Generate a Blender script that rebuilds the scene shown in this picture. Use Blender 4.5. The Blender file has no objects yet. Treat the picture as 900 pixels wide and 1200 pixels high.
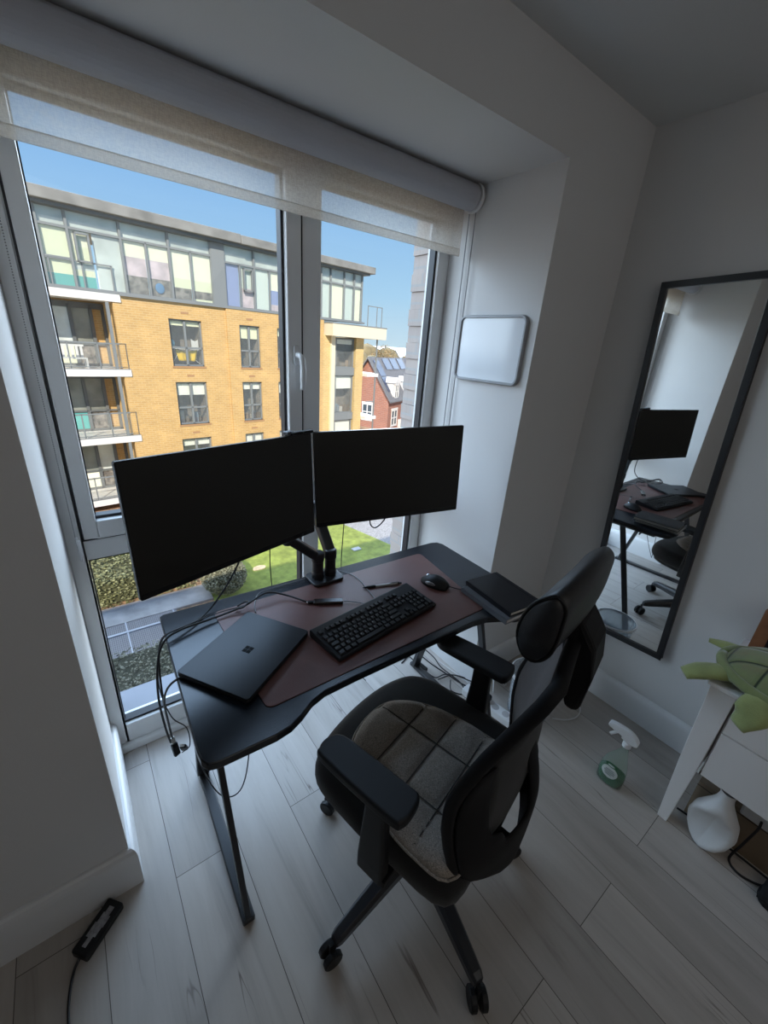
import bpy, bmesh, math, random
import numpy as np
from mathutils import Matrix, Vector
random.seed(7)
R_ = math.radians
SC = bpy.context.scene
COL = SC.collection

# ------------------------------------------------------------------ mesh helpers
class MB:
    def __init__(s): s.v = []; s.f = []; s.m = []; s.k = 0
    def add(s, verts, faces, M=None):
        b = len(s.v)
        for p in verts:
            p = Vector(p)
            s.v.append(tuple(M @ p) if M is not None else tuple(p))
        for f in faces:
            s.f.append([b + i for i in f]); s.m.append(s.k)
        return s
    def box(s, lo, hi, M=None):
        x0, y0, z0 = lo; x1, y1, z1 = hi
        return s.add([(x0,y0,z0),(x1,y0,z0),(x1,y1,z0),(x0,y1,z0),(x0,y0,z1),(x1,y0,z1),(x1,y1,z1),(x0,y1,z1)],
                     [(0,3,2,1),(4,5,6,7),(0,1,5,4),(1,2,6,5),(2,3,7,6),(3,0,4,7)], M)
    def prism(s, poly, z0, z1, M=None):
        a = sum(poly[i][0]*poly[(i+1)%len(poly)][1]-poly[(i+1)%len(poly)][0]*poly[i][1] for i in range(len(poly)))
        if a < 0: poly = poly[::-1]
        n = len(poly)
        v = [(x,y,z0) for x,y in poly] + [(x,y,z1) for x,y in poly]
        f = [tuple(range(n-1,-1,-1)), tuple(range(n,2*n))] + [(i,(i+1)%n,n+(i+1)%n,n+i) for i in range(n)]
        return s.add(v, f, M)
    def rings(s, rings, M=None, cap0=True, cap1=True):
        n = len(rings[0]); v = [p for r in rings for p in r]; f = []
        for k in range(len(rings)-1):
            for i in range(n):
                j = (i+1) % n
                f.append((k*n+i, k*n+j, (k+1)*n+j, (k+1)*n+i))
        if cap0: f.append(tuple(range(n-1,-1,-1)))
        if cap1: f.append(tuple(range((len(rings)-1)*n, len(rings)*n)))
        return s.add(v, f, M)
    def lathe(s, prof, n=24, M=None, cap0=True, cap1=True):
        return s.rings([[(r*math.cos(2*math.pi*i/n), r*math.sin(2*math.pi*i/n), z) for i in range(n)] for r, z in prof], M, cap0, cap1)
    def tube(s, pts, r, n=8, close=False):
        pts = [Vector(p) for p in pts]
        rs = r if isinstance(r, (list, tuple)) else [r]*len(pts)
        rings = []; up = None
        for i, p in enumerate(pts):
            t = (pts[min(i+1, len(pts)-1)] - pts[max(i-1, 0)])
            if t.length < 1e-9: t = Vector((0,0,1))
            t.normalize()
            if up is None:
                up = Vector((0,0,1)) if abs(t.z) < .9 else Vector((1,0,0))
            a = t.cross(up)
            if a.length < 1e-4: a = t.cross(Vector((1,.3,.2)))
            a.normalize(); b = a.cross(t).normalized(); up = b
            rings.append([tuple(p + a*rs[i]*math.cos(2*math.pi*k/n) + b*rs[i]*math.sin(2*math.pi*k/n)) for k in range(n)])
        return s.rings(rings)
    def bar(s, p0, p1, w, h, up=(0,0,1)):
        p0 = Vector(p0); p1 = Vector(p1); d = p1-p0; L = d.length; d.normalize()
        u = Vector(up); a = d.cross(u)
        if a.length < 1e-4: a = d.cross(Vector((1,0,0)))
        a.normalize(); b = a.cross(d)
        M = Matrix(((a.x,d.x,b.x,p0.x),(a.y,d.y,b.y,p0.y),(a.z,d.z,b.z,p0.z),(0,0,0,1)))
        return s.box((-w/2,0,-h/2),(w/2,L,h/2), M)
    def slab(s, poly, z0, z1, r, M=None, seg=4, top=None):
        """Rounded-edge slab over a 2D outline (towards its centroid)."""
        n = len(poly)
        cx = sum(p[0] for p in poly)/n; cy = sum(p[1] for p in poly)/n
        a = sum(poly[i][0]*poly[(i+1)%n][1]-poly[(i+1)%n][0]*poly[i][1] for i in range(n))
        if a < 0: poly = poly[::-1]
        def off(d):
            o = []
            for i in range(n):
                p = Vector(poly[i]); q0 = Vector(poly[i-1]); q1 = Vector(poly[(i+1)%n])
                t = (q1-q0)
                if t.length < 1e-9: o.append(p); continue
                t.normalize(); o.append(p + Vector((-t.y, t.x))*d)
            return o
        rings = []
        for k in range(seg+1):
            a = math.pi/2*k/seg
            rings.append([(p.x,p.y,z0+r-r*math.sin(math.pi/2-a) if k < seg else z0+r) for p in off(r*(1-math.sin(a)))])
        for k in range(seg+1):
            a = math.pi/2*k/seg
            rings.append([(p.x,p.y,z1-r+r*math.sin(a)) for p in off(r*(1-math.cos(a)))])
        return s.rings(rings, M)
    def grid(s, fn, nu, nv, M=None, wrap=False):
        v = [fn(i/(nu if wrap else nu-1), j/(nv-1)) for j in range(nv) for i in range(nu)]
        f = []
        for j in range(nv-1):
            for i in range(nu if wrap else nu-1):
                k = (i+1) % nu
                f.append((j*nu+i, j*nu+k, (j+1)*nu+k, (j+1)*nu+i))
        return s.add(v, f, M)
    def ell(s, c, r, M=None, nu=20, nv=12):
        def fn(u, v):
            a = 2*math.pi*u; b = math.pi*(v-.5)
            return (c[0]+r[0]*math.cos(a)*math.cos(b), c[1]+r[1]*math.sin(a)*math.cos(b), c[2]+r[2]*math.sin(b))
        return s.grid(fn, nu, nv, M, wrap=True)
    def build(s, name, mats, parent=None, smooth=False, bevel=0, bseg=2, solid=0, sub=0):
        me = bpy.data.meshes.new(name)
        me.from_pydata(s.v, [], s.f)
        if not isinstance(mats, (list, tuple)): mats = [mats]
        for m in mats: me.materials.append(m)
        for p, k in zip(me.polygons, s.m): p.material_index = k
        bm = bmesh.new(); bm.from_mesh(me)
        bmesh.ops.remove_doubles(bm, verts=bm.verts, dist=1e-6)
        bmesh.ops.recalc_face_normals(bm, faces=bm.faces)
        bm.to_mesh(me); bm.free()
        if smooth:
            for p in me.polygons: p.use_smooth = True
        me.update()
        o = bpy.data.objects.new(name, me); COL.objects.link(o)
        if parent is not None: o.parent = parent
        if bevel:
            b = o.modifiers.new('edge', 'BEVEL'); b.width = bevel; b.segments = bseg; b.limit_method = 'ANGLE'; b.angle_limit = R_(40)
            b.harden_normals = False
        if solid:
            d = o.modifiers.new('thick', 'SOLIDIFY'); d.thickness = solid; d.offset = 0
        if sub:
            d = o.modifiers.new('sub', 'SUBSURF'); d.levels = sub; d.render_levels = sub
        return o

def tag(o, label=None, cat=None, group=None, kind=None):
    if label: o['label'] = label
    if cat: o['category'] = cat
    if group: o['group'] = group
    if kind: o['kind'] = kind
    return o
def thing(name, label, cat, loc=(0,0,0), rz=0, group=None, parent=None):
    o = bpy.data.objects.new(name, None); COL.objects.link(o)
    o.empty_display_size = .1
    o.location = loc; o.rotation_euler = (0,0,rz)
    return tag(o, label, cat, group)
def structure(o): o['kind'] = 'structure'; return o
def rrect(x0, y0, x1, y1, r, n=5):
    out = []
    for cx, cy, a0 in ((x1-r,y1-r,0),(x0+r,y1-r,90),(x0+r,y0+r,180),(x1-r,y0+r,270)):
        for k in range(n+1):
            a = R_(a0+90*k/n); out.append((cx+r*math.cos(a), cy+r*math.sin(a)))
    return out
def smooth_poly(pts, sub=6):
    n = len(pts); out = []
    for i in range(n):
        p0, p1, p2, p3 = (Vector(pts[(i+k-1) % n]) for k in range(4))
        for k in range(sub):
            t = k/sub
            out.append(tuple(.5*((2*p1)+(p2-p0)*t+(2*p0-5*p1+4*p2-p3)*t*t+(3*p1-p0-3*p2+p3)*t**3)))
    return out
def spline(pts, sub=8):
    pts = [Vector(p) for p in pts]; P = [pts[0]*2-pts[1]] + pts + [pts[-1]*2-pts[-2]]; out = []
    for i in range(1, len(P)-2):
        p0, p1, p2, p3 = P[i-1:i+3]
        for k in range(sub):
            t = k/sub
            out.append(.5*((2*p1)+(p2-p0)*t+(2*p0-5*p1+4*p2-p3)*t*t+(3*p1-p0-3*p2+p3)*t**3))
    return out + [pts[-1]]

# ------------------------------------------------------------------ materials
def mat(name, col, rough=.5, metal=0, var=0, vscale=8, bump=0, bscale=60, spec=.5, coat=0, sheen=0, trans=0, emit=0):
    m = bpy.data.materials.new(name); m.use_nodes = True
    nt = m.node_tree; b = nt.nodes['Principled BSDF']
    c = (*col, 1)
    b.inputs['Base Color'].default_value = c
    b.inputs['Roughness'].default_value = rough; b.inputs['Metallic'].default_value = metal
    b.inputs['Specular IOR Level'].default_value = spec
    b.inputs['Coat Weight'].default_value = coat; b.inputs['Sheen Weight'].default_value = sheen
    tc = nt.nodes.new('ShaderNodeTexCoord')
    if var:
        n = nt.nodes.new('ShaderNodeTexNoise'); n.inputs['Scale'].default_value = vscale; n.inputs['Detail'].default_value = 5
        r = nt.nodes.new('ShaderNodeValToRGB')
        r.color_ramp.elements[0].color = (*[max(0,x*(1-var)) for x in col],1); r.color_ramp.elements[1].color = (*[min(1,x*(1+var)) for x in col],1)
        r.color_ramp.elements[0].position = .3; r.color_ramp.elements[1].position = .7
        nt.links.new(tc.outputs['Object'], n.inputs['Vector']); nt.links.new(n.outputs['Fac'], r.inputs['Fac']); nt.links.new(r.outputs['Color'], b.inputs['Base Color'])
    if bump:
        n = nt.nodes.new('ShaderNodeTexNoise'); n.inputs['Scale'].default_value = bscale; n.inputs['Detail'].default_value = 3
        bp = nt.nodes.new('ShaderNodeBump'); bp.inputs['Strength'].default_value = bump; bp.inputs['Distance'].default_value = .005
        nt.links.new(tc.outputs['Object'], n.inputs['Vector']); nt.links.new(n.outputs['Fac'], bp.inputs['Height']); nt.links.new(bp.outputs['Normal'], b.inputs['Normal'])
    return m
def nodes(m): return m.node_tree.nodes, m.node_tree.links, m.node_tree.nodes['Principled BSDF']
def see_through(name, col, alpha, rough=.05, spec_only=False, diff=(1,1,1)):
    """A thin clear sheet: a fresnel reflection over a tinted transparent layer, with a little body colour."""
    m = bpy.data.materials.new(name); m.use_nodes = True; nt = m.node_tree; nt.nodes.clear()
    out = nt.nodes.new('ShaderNodeOutputMaterial'); t = nt.nodes.new('ShaderNodeBsdfTransparent'); t.inputs[0].default_value = (*col,1)
    g = nt.nodes.new('ShaderNodeBsdfGlossy'); g.inputs['Roughness'].default_value = rough
    d = nt.nodes.new('ShaderNodeBsdfDiffuse'); d.inputs[0].default_value = (*diff,1)
    ge = nt.nodes.new('ShaderNodeNewGeometry'); dt = nt.nodes.new('ShaderNodeVectorMath'); dt.operation = 'DOT_PRODUCT'
    nt.links.new(ge.outputs['Incoming'], dt.inputs[0]); nt.links.new(ge.outputs['Normal'], dt.inputs[1])
    def mth(op, x, v=None, cl=False):
        q = nt.nodes.new('ShaderNodeMath'); q.operation = op; q.use_clamp = cl; nt.links.new(x, q.inputs[0])
        if v is not None: q.inputs[1].default_value = v
        return q.outputs[0]
    ab_ = mth('ABSOLUTE', dt.outputs['Value']); inv = nt.nodes.new('ShaderNodeMath'); inv.operation = 'SUBTRACT'; inv.inputs[0].default_value = 1; nt.links.new(ab_, inv.inputs[1])
    fr_ = mth('ADD', mth('MULTIPLY', mth('POWER', inv.outputs[0], 5), .94), .045, True)
    m1 = nt.nodes.new('ShaderNodeMixShader'); m2 = nt.nodes.new('ShaderNodeMixShader')
    m1.inputs[0].default_value = alpha
    nt.links.new(t.outputs[0], m1.inputs[1]); nt.links.new(d.outputs[0], m1.inputs[2])
    nt.links.new(fr_, m2.inputs[0]); nt.links.new(m1.outputs[0], m2.inputs[1]); nt.links.new(g.outputs[0], m2.inputs[2])
    nt.links.new(m2.outputs[0], out.inputs[0])
    return m
def brick_mat(name, c1, c2, mortar, scale, bw=.22, bh=.075, axes='XZ', ms=.012):
    m = mat(name, c1, .85); n, l, b = nodes(m)
    tc = n['Texture Coordinate'] if 'Texture Coordinate' in n else n.new('ShaderNodeTexCoord')
    sp = n.new('ShaderNodeSeparateXYZ'); cb = n.new('ShaderNodeCombineXYZ')
    l.new(tc.outputs['Object'], sp.inputs[0])
    ad = n.new('ShaderNodeMath'); ad.operation = 'ADD'
    l.new(sp.outputs['X'], ad.inputs[0]); l.new(sp.outputs['Y'], ad.inputs[1])
    l.new(ad.outputs[0], cb.inputs[0]); l.new(sp.outputs['Z'], cb.inputs[1])
    br = n.new('ShaderNodeTexBrick'); br.inputs['Scale'].default_value = scale
    br.inputs['Color1'].default_value = (*c1,1); br.inputs['Color2'].default_value = (*c2,1); br.inputs['Mortar'].default_value = (*mortar,1)
    br.inputs['Brick Width'].default_value = bw; br.inputs['Row Height'].default_value = bh; br.inputs['Mortar Size'].default_value = ms
    l.new(cb.outputs[0], br.inputs['Vector'])
    nz = n.new('ShaderNodeTexNoise'); nz.inputs['Scale'].default_value = 1.3; nz.inputs['Detail'].default_value = 6
    l.new(tc.outputs['Object'], nz.inputs['Vector'])
    mx = n.new('ShaderNodeMixRGB'); mx.blend_type = 'MULTIPLY'; mx.inputs[0].default_value = .35
    l.new(br.outputs['Color'], mx.inputs[1]); l.new(nz.outputs['Fac'], mx.inputs[2]); l.new(mx.outputs[0], b.inputs['Base Color'])
    return m

M = {}
M['wall'] = mat('wall_paint', (.66,.655,.65), .75, var=.03, vscale=2, bump=.05, bscale=180)
M['ceil'] = mat('ceiling_paint', (.70,.71,.71), .8, var=.02, vscale=3)
M['white_gloss'] = mat('white_satin_paint', (.74,.75,.76), .4)
M['upvc'] = mat('white_frame', (.78,.79,.79), .35)
M['gasket_and_gap_shade'] = mat('rubber_and_gap_shade', (.012,.012,.016), .5)
M['black'] = mat('black_plastic', (.006,.0065,.008), .5, spec=.38)
M['black_matte'] = mat('matte_black_plastic', (.006,.006,.007), .65, spec=.22)
M['black_mon'] = mat('black_monitor_case', (.018,.018,.02), .22)
M['screen'] = mat('matte_screen', (.022,.021,.018), .45, spec=.35)
M['black_metal'] = mat('black_metal', (.014,.015,.018), .38, metal=0, spec=.6)
M['cable'] = mat('black_cable', (.01,.01,.012), .5)
M['white_cable'] = mat('white_cable', (.7,.7,.7), .45)
M['grey_cable'] = mat('grey_cable', (.2,.2,.21), .45)
M['chrome'] = mat('chrome', (.7,.7,.72), .15, metal=1)
M['mirror'] = mat('mirror_silver', (.88,.90,.90), .015, metal=1)
M['white_plastic'] = mat('white_plastic', (.72,.73,.74), .3)
M['glass'] = see_through('window_glass', (.97,.985,.98), .0, .02)
# oak laminate floor
def floor_mat():
    m = mat('oak_laminate', (.4,.37,.34), .42, spec=.4); n, l, b = nodes(m)
    tc = n['Texture Coordinate']
    sp = n.new('ShaderNodeSeparateXYZ'); l.new(tc.outputs['Object'], sp.inputs[0])
    ox = n.new('ShaderNodeMath'); ox.operation = 'ADD'; ox.inputs[1].default_value = -.0155+.193*20; l.new(sp.outputs['X'], ox.inputs[0])
    oy = n.new('ShaderNodeMath'); oy.operation = 'ADD'; oy.inputs[1].default_value = 10.19; l.new(sp.outputs['Y'], oy.inputs[0])
    cb = n.new('ShaderNodeCombineXYZ'); l.new(oy.outputs[0], cb.inputs[0]); l.new(ox.outputs[0], cb.inputs[1])
    br = n.new('ShaderNodeTexBrick'); br.inputs['Scale'].default_value = 1
    br.inputs['Brick Width'].default_value = 1.29; br.inputs['Row Height'].default_value = .193
    br.inputs['Mortar Size'].default_value = .0011; br.inputs['Mortar Smooth'].default_value = .2
    br.offset = .37; br.offset_frequency = 2
    br.inputs['Color1'].default_value = (0,0,0,1); br.inputs['Color2'].default_value = (1,1,1,1); br.inputs['Mortar'].default_value = (.5,.5,.5,1)
    l.new(cb.outputs[0], br.inputs['Vector'])
    # grain: noise stretched along the plank, shifted per plank
    sh = n.new('ShaderNodeVectorMath'); sh.operation = 'MULTIPLY_ADD'
    l.new(br.outputs['Color'], sh.inputs[0]); sh.inputs[1].default_value = (7,3,5); l.new(tc.outputs['Object'], sh.inputs[2])
    mp = n.new('ShaderNodeMapping'); mp.inputs['Scale'].default_value = (16,1.5,1); l.new(sh.outputs[0], mp.inputs['Vector'])
    g = n.new('ShaderNodeTexNoise'); g.inputs['Scale'].default_value = 1.1; g.inputs['Detail'].default_value = 7; g.inputs['Roughness'].default_value = .62; g.inputs['Distortion'].default_value = .6
    l.new(mp.outputs[0], g.inputs['Vector'])
    r = n.new('ShaderNodeValToRGB'); e = r.color_ramp.elements
    e[0].position = .22; e[0].color = (.33,.295,.265,1); e[1].position = .75; e[1].color = (.53,.49,.45,1)
    k = r.color_ramp.elements.new(.42); k.color = (.45,.41,.37,1)
    l.new(g.outputs['Fac'], r.inputs['Fac'])
    # long cracks / dark veins
    mp2 = n.new('ShaderNodeMapping'); mp2.inputs['Scale'].default_value = (6.5,.45,1); l.new(sh.outputs[0], mp2.inputs['Vector'])
    v = n.new('ShaderNodeTexNoise'); v.inputs['Scale'].default_value = 1.4; v.inputs['Detail'].default_value = 3; v.inputs['Distortion'].default_value = .35
    l.new(mp2.outputs[0], v.inputs['Vector'])
    ab = n.new('ShaderNodeMath'); ab.operation = 'SUBTRACT'; ab.inputs[1].default_value = .5; l.new(v.outputs['Fac'], ab.inputs[0])
    ab2 = n.new('ShaderNodeMath'); ab2.operation = 'ABSOLUTE'; l.new(ab.outputs[0], ab2.inputs[0])
    rv = n.new('ShaderNodeValToRGB'); rv.color_ramp.elements[0].position = 0; rv.color_ramp.elements[0].color = (.40,.37,.36,1); rv.color_ramp.elements[1].position = .0045; rv.color_ramp.elements[1].color = (1,1,1,1)
    l.new(ab2.outputs[0], rv.inputs['Fac'])
    # veins only here and there
    pm = n.new('ShaderNodeTexNoise'); pm.inputs['Scale'].default_value = 2.3; l.new(tc.outputs['Object'], pm.inputs['Vector'])
    pr = n.new('ShaderNodeValToRGB'); pr.color_ramp.elements[0].position = .5; pr.color_ramp.elements[1].position = .6
    l.new(pm.outputs['Fac'], pr.inputs['Fac'])
    mv = n.new('ShaderNodeMixRGB'); mv.blend_type = 'MULTIPLY'; l.new(pr.outputs['Color'], mv.inputs[0]); l.new(r.outputs['Color'], mv.inputs[1]); l.new(rv.outputs['Color'], mv.inputs[2])
    tone = n.new('ShaderNodeMapRange'); tone.inputs['To Min'].default_value = .88; tone.inputs['To Max'].default_value = 1.08
    l.new(br.outputs['Color'], tone.inputs['Value'])
    mt = n.new('ShaderNodeMixRGB'); mt.blend_type = 'MULTIPLY'; mt.inputs[0].default_value = 1; l.new(mv.outputs[0], mt.inputs[1]); l.new(tone.outputs[0], mt.inputs[2])
    ml = n.new('ShaderNodeMixRGB'); ml.inputs[2].default_value = (.10,.085,.075,1)
    l.new(br.outputs['Fac'], ml.inputs[0]); l.new(mt.outputs[0], ml.inputs[1]); l.new(ml.outputs[0], b.inputs['Base Color'])
    bp = n.new('ShaderNodeBump'); bp.inputs['Strength'].default_value = .25; bp.inputs['Distance'].default_value = .002; bp.invert = True
    l.new(br.outputs['Fac'], bp.inputs['Height']); l.new(bp.outputs[0], b.inputs['Normal'])
    return m
M['floor'] = floor_mat()
def carbon_mat():
    m = mat('black_carbon_texture', (.008,.011,.017), .27, spec=.5); n, l, b = nodes(m)
    tc = n['Texture Coordinate']
    w = n.new('ShaderNodeTexWave'); w.wave_type = 'BANDS'; w.bands_direction = 'DIAGONAL'; w.inputs['Scale'].default_value = 90; w.inputs['Distortion'].default_value = 1.5; w.inputs['Detail Scale'].default_value = 3
    l.new(tc.outputs['Object'], w.inputs['Vector'])
    bp = n.new('ShaderNodeBump'); bp.inputs['Strength'].default_value = .05; bp.inputs['Distance'].default_value = .0006
    l.new(w.outputs['Fac'], bp.inputs['Height']); l.new(bp.outputs[0], b.inputs['Normal'])
    return m
M['carbon'] = carbon_mat()
M['leather'] = mat('brown_leather', (.135,.056,.046), .42, var=.12, vscale=5, bump=.15, bscale=350)
M['laptop'] = mat('dark_anodised_lid', (.008,.010,.014), .40, spec=.32)
M['logo'] = mat('gloss_black_logo', (.0015,.0015,.002), .5, spec=.05)
M['keys'] = mat('black_keycap', (.014,.014,.016), .45)
M['fabric_black'] = mat('black_seat_fabric', (.007,.0068,.0068), .85, bump=.3, bscale=500, sheen=.15)
M['mesh_inner'] = mat('brown_grey_mesh', (.060,.047,.042), .8, bump=.3, bscale=600, sheen=.2)
M['pu'] = mat('black_faux_leather', (.009,.009,.011), .42, bump=.05, bscale=300)
def quilt_mat():
    m = mat('grey_woven_quilt', (.10,.095,.088), .9, sheen=.3); n, l, b = nodes(m)
    tc = n['Texture Coordinate']
    w = n.new('ShaderNodeTexNoise'); w.inputs['Scale'].default_value = 700; w.inputs['Detail'].default_value = 2
    mp = n.new('ShaderNodeMapping'); mp.inputs['Scale'].default_value = (1,.35,1); l.new(tc.outputs['Object'], mp.inputs['Vector']); l.new(mp.outputs[0], w.inputs['Vector'])
    r = n.new('ShaderNodeValToRGB'); r.color_ramp.elements[0].position = .35; r.color_ramp.elements[0].color = (.17,.148,.128,1); r.color_ramp.elements[1].position = .7; r.color_ramp.elements[1].color = (.46,.40,.34,1)
    l.new(w.outputs['Fac'], r.inputs['Fac']); l.new(r.outputs['Color'], b.inputs['Base Color'])
    bp = n.new('ShaderNodeBump'); bp.inputs['Strength'].default_value = .4; bp.inputs['Distance'].default_value = .002
    l.new(w.outputs['Fac'], bp.inputs['Height']); l.new(bp.outputs[0], b.inputs['Normal'])
    return m
M['quilt'] = quilt_mat()
M['seam'] = mat('dark_seam_thread', (.07,.064,.058), .9)
def blind_mat():
    m = bpy.data.materials.new('sheer_blind_fabric'); m.use_nodes = True; nt = m.node_tree; nt.nodes.clear()
    out = nt.nodes.new('ShaderNodeOutputMaterial'); tc = nt.nodes.new('ShaderNodeTexCoord')
    mp = nt.nodes.new('ShaderNodeMapping'); mp.inputs['Scale'].default_value = (1,1,.12)
    n = nt.nodes.new('ShaderNodeTexNoise'); n.inputs['Scale'].default_value = 750; n.inputs['Detail'].default_value = 1
    mp2 = nt.nodes.new('ShaderNodeMapping'); mp2.inputs['Scale'].default_value = (.12,1,1)
    n2 = nt.nodes.new('ShaderNodeTexNoise'); n2.inputs['Scale'].default_value = 750; n2.inputs['Detail'].default_value = 1
    nt.links.new(tc.outputs['Object'], mp.inputs[0]); nt.links.new(mp.outputs[0], n.inputs['Vector'])
    nt.links.new(tc.outputs['Object'], mp2.inputs[0]); nt.links.new(mp2.outputs[0], n2.inputs['Vector'])
    ad = nt.nodes.new('ShaderNodeMath'); ad.operation = 'MULTIPLY'; nt.links.new(n.outputs['Fac'], ad.inputs[0]); nt.links.new(n2.outputs['Fac'], ad.inputs[1])
    mr = nt.nodes.new('ShaderNodeMapRange'); mr.inputs['From Min'].default_value = .15; mr.inputs['From Max'].default_value = .35; mr.inputs['To Min'].default_value = .58; mr.inputs['To Max'].default_value = .76
    nt.links.new(ad.outputs[0], mr.inputs['Value'])
    d = nt.nodes.new('ShaderNodeBsdfDiffuse'); d.inputs[0].default_value = (.74,.71,.68,1)
    t = nt.nodes.new('ShaderNodeBsdfTranslucent'); t.inputs[0].default_value = (.56,.50,.43,1)
    tr = nt.nodes.new('ShaderNodeBsdfTransparent'); tr.inputs[0].default_value = (1,1,1,1)
    m1 = nt.nodes.new('ShaderNodeMixShader'); m1.inputs[0].default_value = .72
    m2 = nt.nodes.new('ShaderNodeMixShader')
    nt.links.new(d.outputs[0], m1.inputs[1]); nt.links.new(t.outputs[0], m1.inputs[2])
    nt.links.new(mr.outputs[0], m2.inputs[0]); nt.links.new(tr.outputs[0], m2.inputs[1]); nt.links.new(m1.outputs[0], m2.inputs[2])
    nt.links.new(m2.outputs[0], out.inputs[0])
    return m
M['blind'] = blind_mat()
M['blind_roll'] = mat('roller_cloth', (.42,.42,.45), .8, bump=.1, bscale=400)

# ================================================================== ROOM
XL, XR, YW, YF, ZC = -.085, 1.45, 1.524, 1.01, 2.43
RX = 1.95                      # wall with the mirror
structure(MB().box((-2.7,-2.7,-.12),(2.15,1.62,0)).build('floor', M['floor']))
structure(MB().box((-2.7,-2.7,ZC),(2.15,1.62,ZC+.15)).build('ceiling', M['ceil']))
structure(MB().box((-2.7,YF,0),(XL,1.62,ZC)).build('wall_left', M['wall']))
w = MB().box((XR,YF,0),(2.15,1.62,ZC)).box((XL,YF,2.21),(XR,1.62,ZC))
structure(w.build('wall_window', M['wall']))
structure(MB().box((RX,-2.7,0),(RX+.2,YF,ZC)).build('wall_right', M['wall']))
structure(MB().box((-2.7,-2.85,0),(2.15,-2.7,ZC)).build('wall_back', M['wall']))
structure(MB().box((-2.85,-2.7,0),(-2.7,1.62,ZC)).build('wall_far', M['wall']))
# skirting with a rounded top
def skirt(name, p0, p1, nrm, h=.148, t=.019, m0=0, m1=0):
    prof = [(0,0),(t,0),(t,h-.03),(t*.92,h-.018),(t*.7,h-.007),(t*.35,h-.001),(0,h)]
    p0 = Vector((*p0,0)); p1 = Vector((*p1,0)); nv = Vector((*nrm,0))
    dv = (p1-p0).normalized()
    m = MB().rings([[tuple(p + nv*a + dv*a*k + Vector((0,0,z))) for a, z in prof] for p, k in ((p0,m0),(p1,m1))])
    return structure(m.build(name, M['white_gloss']))
skirt('baseboard_left', (-2.7,YF), (XL,YF), (0,-1), .158, m1=1)
skirt('baseboard_left_reveal', (XL,YF), (XL,1.524), (1,0), .158, m0=-1)
skirt('baseboard_pillar', (XR,YF), (RX,YF), (0,-1), m0=-1)
skirt('baseboard_right_reveal', (XR,YF), (XR,1.524), (-1,0), m0=-1)
skirt('baseboard_right', (RX,-2.7), (RX,YF), (-1,0))

# ------------------------------------------------------------------ window
win = bpy.data.objects.new('window_1', None); COL.objects.link(win); structure(win)
win['label'] = 'tall two-light white framed window behind the desk'
def wb(m, x0, x1, z0, z1, y0=YW, y1=1.60): return m.box((x0,y0,z0),(x1,y1,z1))
f = MB()
wb(f, XL, -.04, 0, 2.21); wb(f, 1.39, XR, 0, 2.21)
wb(f, -.04, 1.39, 0, .122); wb(f, -.04, 1.39, 2.165, 2.21)
wb(f, -.04, .744, .872, .945); wb(f, .82, 1.39, .872, 1.0)
wb(f, .744, .82, .122, 2.165); wb(f, .82, 1.39, 2.105, 2.165)
f.box((-.085,1.502,0),(1.45,1.524,.035))
f.build('frame', M['upvc'], win, bevel=.004)
# the opening sash, with dark strips painted in as the shadow gap round it
s = MB()
wb(s, -.036, .006, .949, 2.161, 1.517, 1.59); wb(s, .684, .740, .949, 2.161, 1.517, 1.59)
wb(s, .006, .684, .949, 1.009, 1.517, 1.59); wb(s, .006, .684, 2.107, 2.161, 1.517, 1.59)
s.build('sash', M['upvc'], win, bevel=.005)
g = MB()
for x0,x1,z0,z1 in ((-.041,.745,.944,.950),(-.041,.745,2.160,2.166),(-.041,-.035,.944,2.166),(.739,.745,.944,2.166)):
    g.box((x0,1.520,z0),(x1,1.53,z1))
# black gaskets and spacers inside every pane
def gask(x0,x1,z0,z1,y0=1.54,y1=1.575,t=.010):
    g.box((x0,y0+.02,z0),(x0+.004,y1,z1)).box((x1-t,y0,z0),(x1,y1,z1)).box((x0,y0,z0),(x1,y1,z0+t)).box((x0,y0,z1-t),(x1,y1,z1))
PANES = [(.006,.684,1.009,2.107),(-.037,.744,.122,.872),(.82,1.39,1.0,2.105),(.82,1.39,.122,.872)]
for a in PANES: gask(*a)
g.build('gasket_and_gap_shade', M['gasket_and_gap_shade'], win)
for a in PANES:
    MB().add([(a[0],1.565,a[2]),(a[1],1.565,a[2]),(a[1],1.565,a[3]),(a[0],1.565,a[3])],[(0,1,2,3)]).build('pane', M['glass'], win)
h = MB().slab(rrect(-.013,-.035,.013,.035,.011), 0, .010, .003, Matrix.Translation((.716,1.517,1.545)) @ Matrix.Rotation(R_(90),4,'X'))
h.tube(spline([(.716,1.515,1.545),(.716,1.490,1.545),(.718,1.474,1.535),(.721,1.470,1.50),(.722,1.472,1.46),(.722,1.476,1.425)],6), [.010]*18+[.011]*8+[.009]*5, 10)
h.build('handle', M['white_plastic'], win, smooth=True)
structure(MB().box((-.10,1.601,.04),(1.46,1.78,.075)).build('window_sill', mat('outer_aluminium_sill',(.17,.18,.21),.45)))
# brick outer leaf of our own building, with toothed jambs
M['own_brick'] = brick_mat('own_brick', (.50,.42,.37), (.44,.37,.33), (.42,.40,.38), 1, ms=.006)
o = MB().box((-14,1.62,-7),(-.075,1.74,2.6)).box((1.44,1.62,-7),(15,1.74,2.6)).box((-.075,1.62,2.2),(1.44,1.74,2.6)).box((-.075,1.62,-7),(1.44,1.74,.038))
z = .05; k = 0
while z < 2.2:
    dx = .003 if k % 2 else .010
    o.box((1.432-dx,1.605,z),(1.46,1.737,z+.0735)); o.box((-.08,1.605,z),(-.075+dx*.5,1.737,z+.0735))
    z += .075; k += 1
structure(o.build('wall_outer', M['own_brick']))

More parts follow.
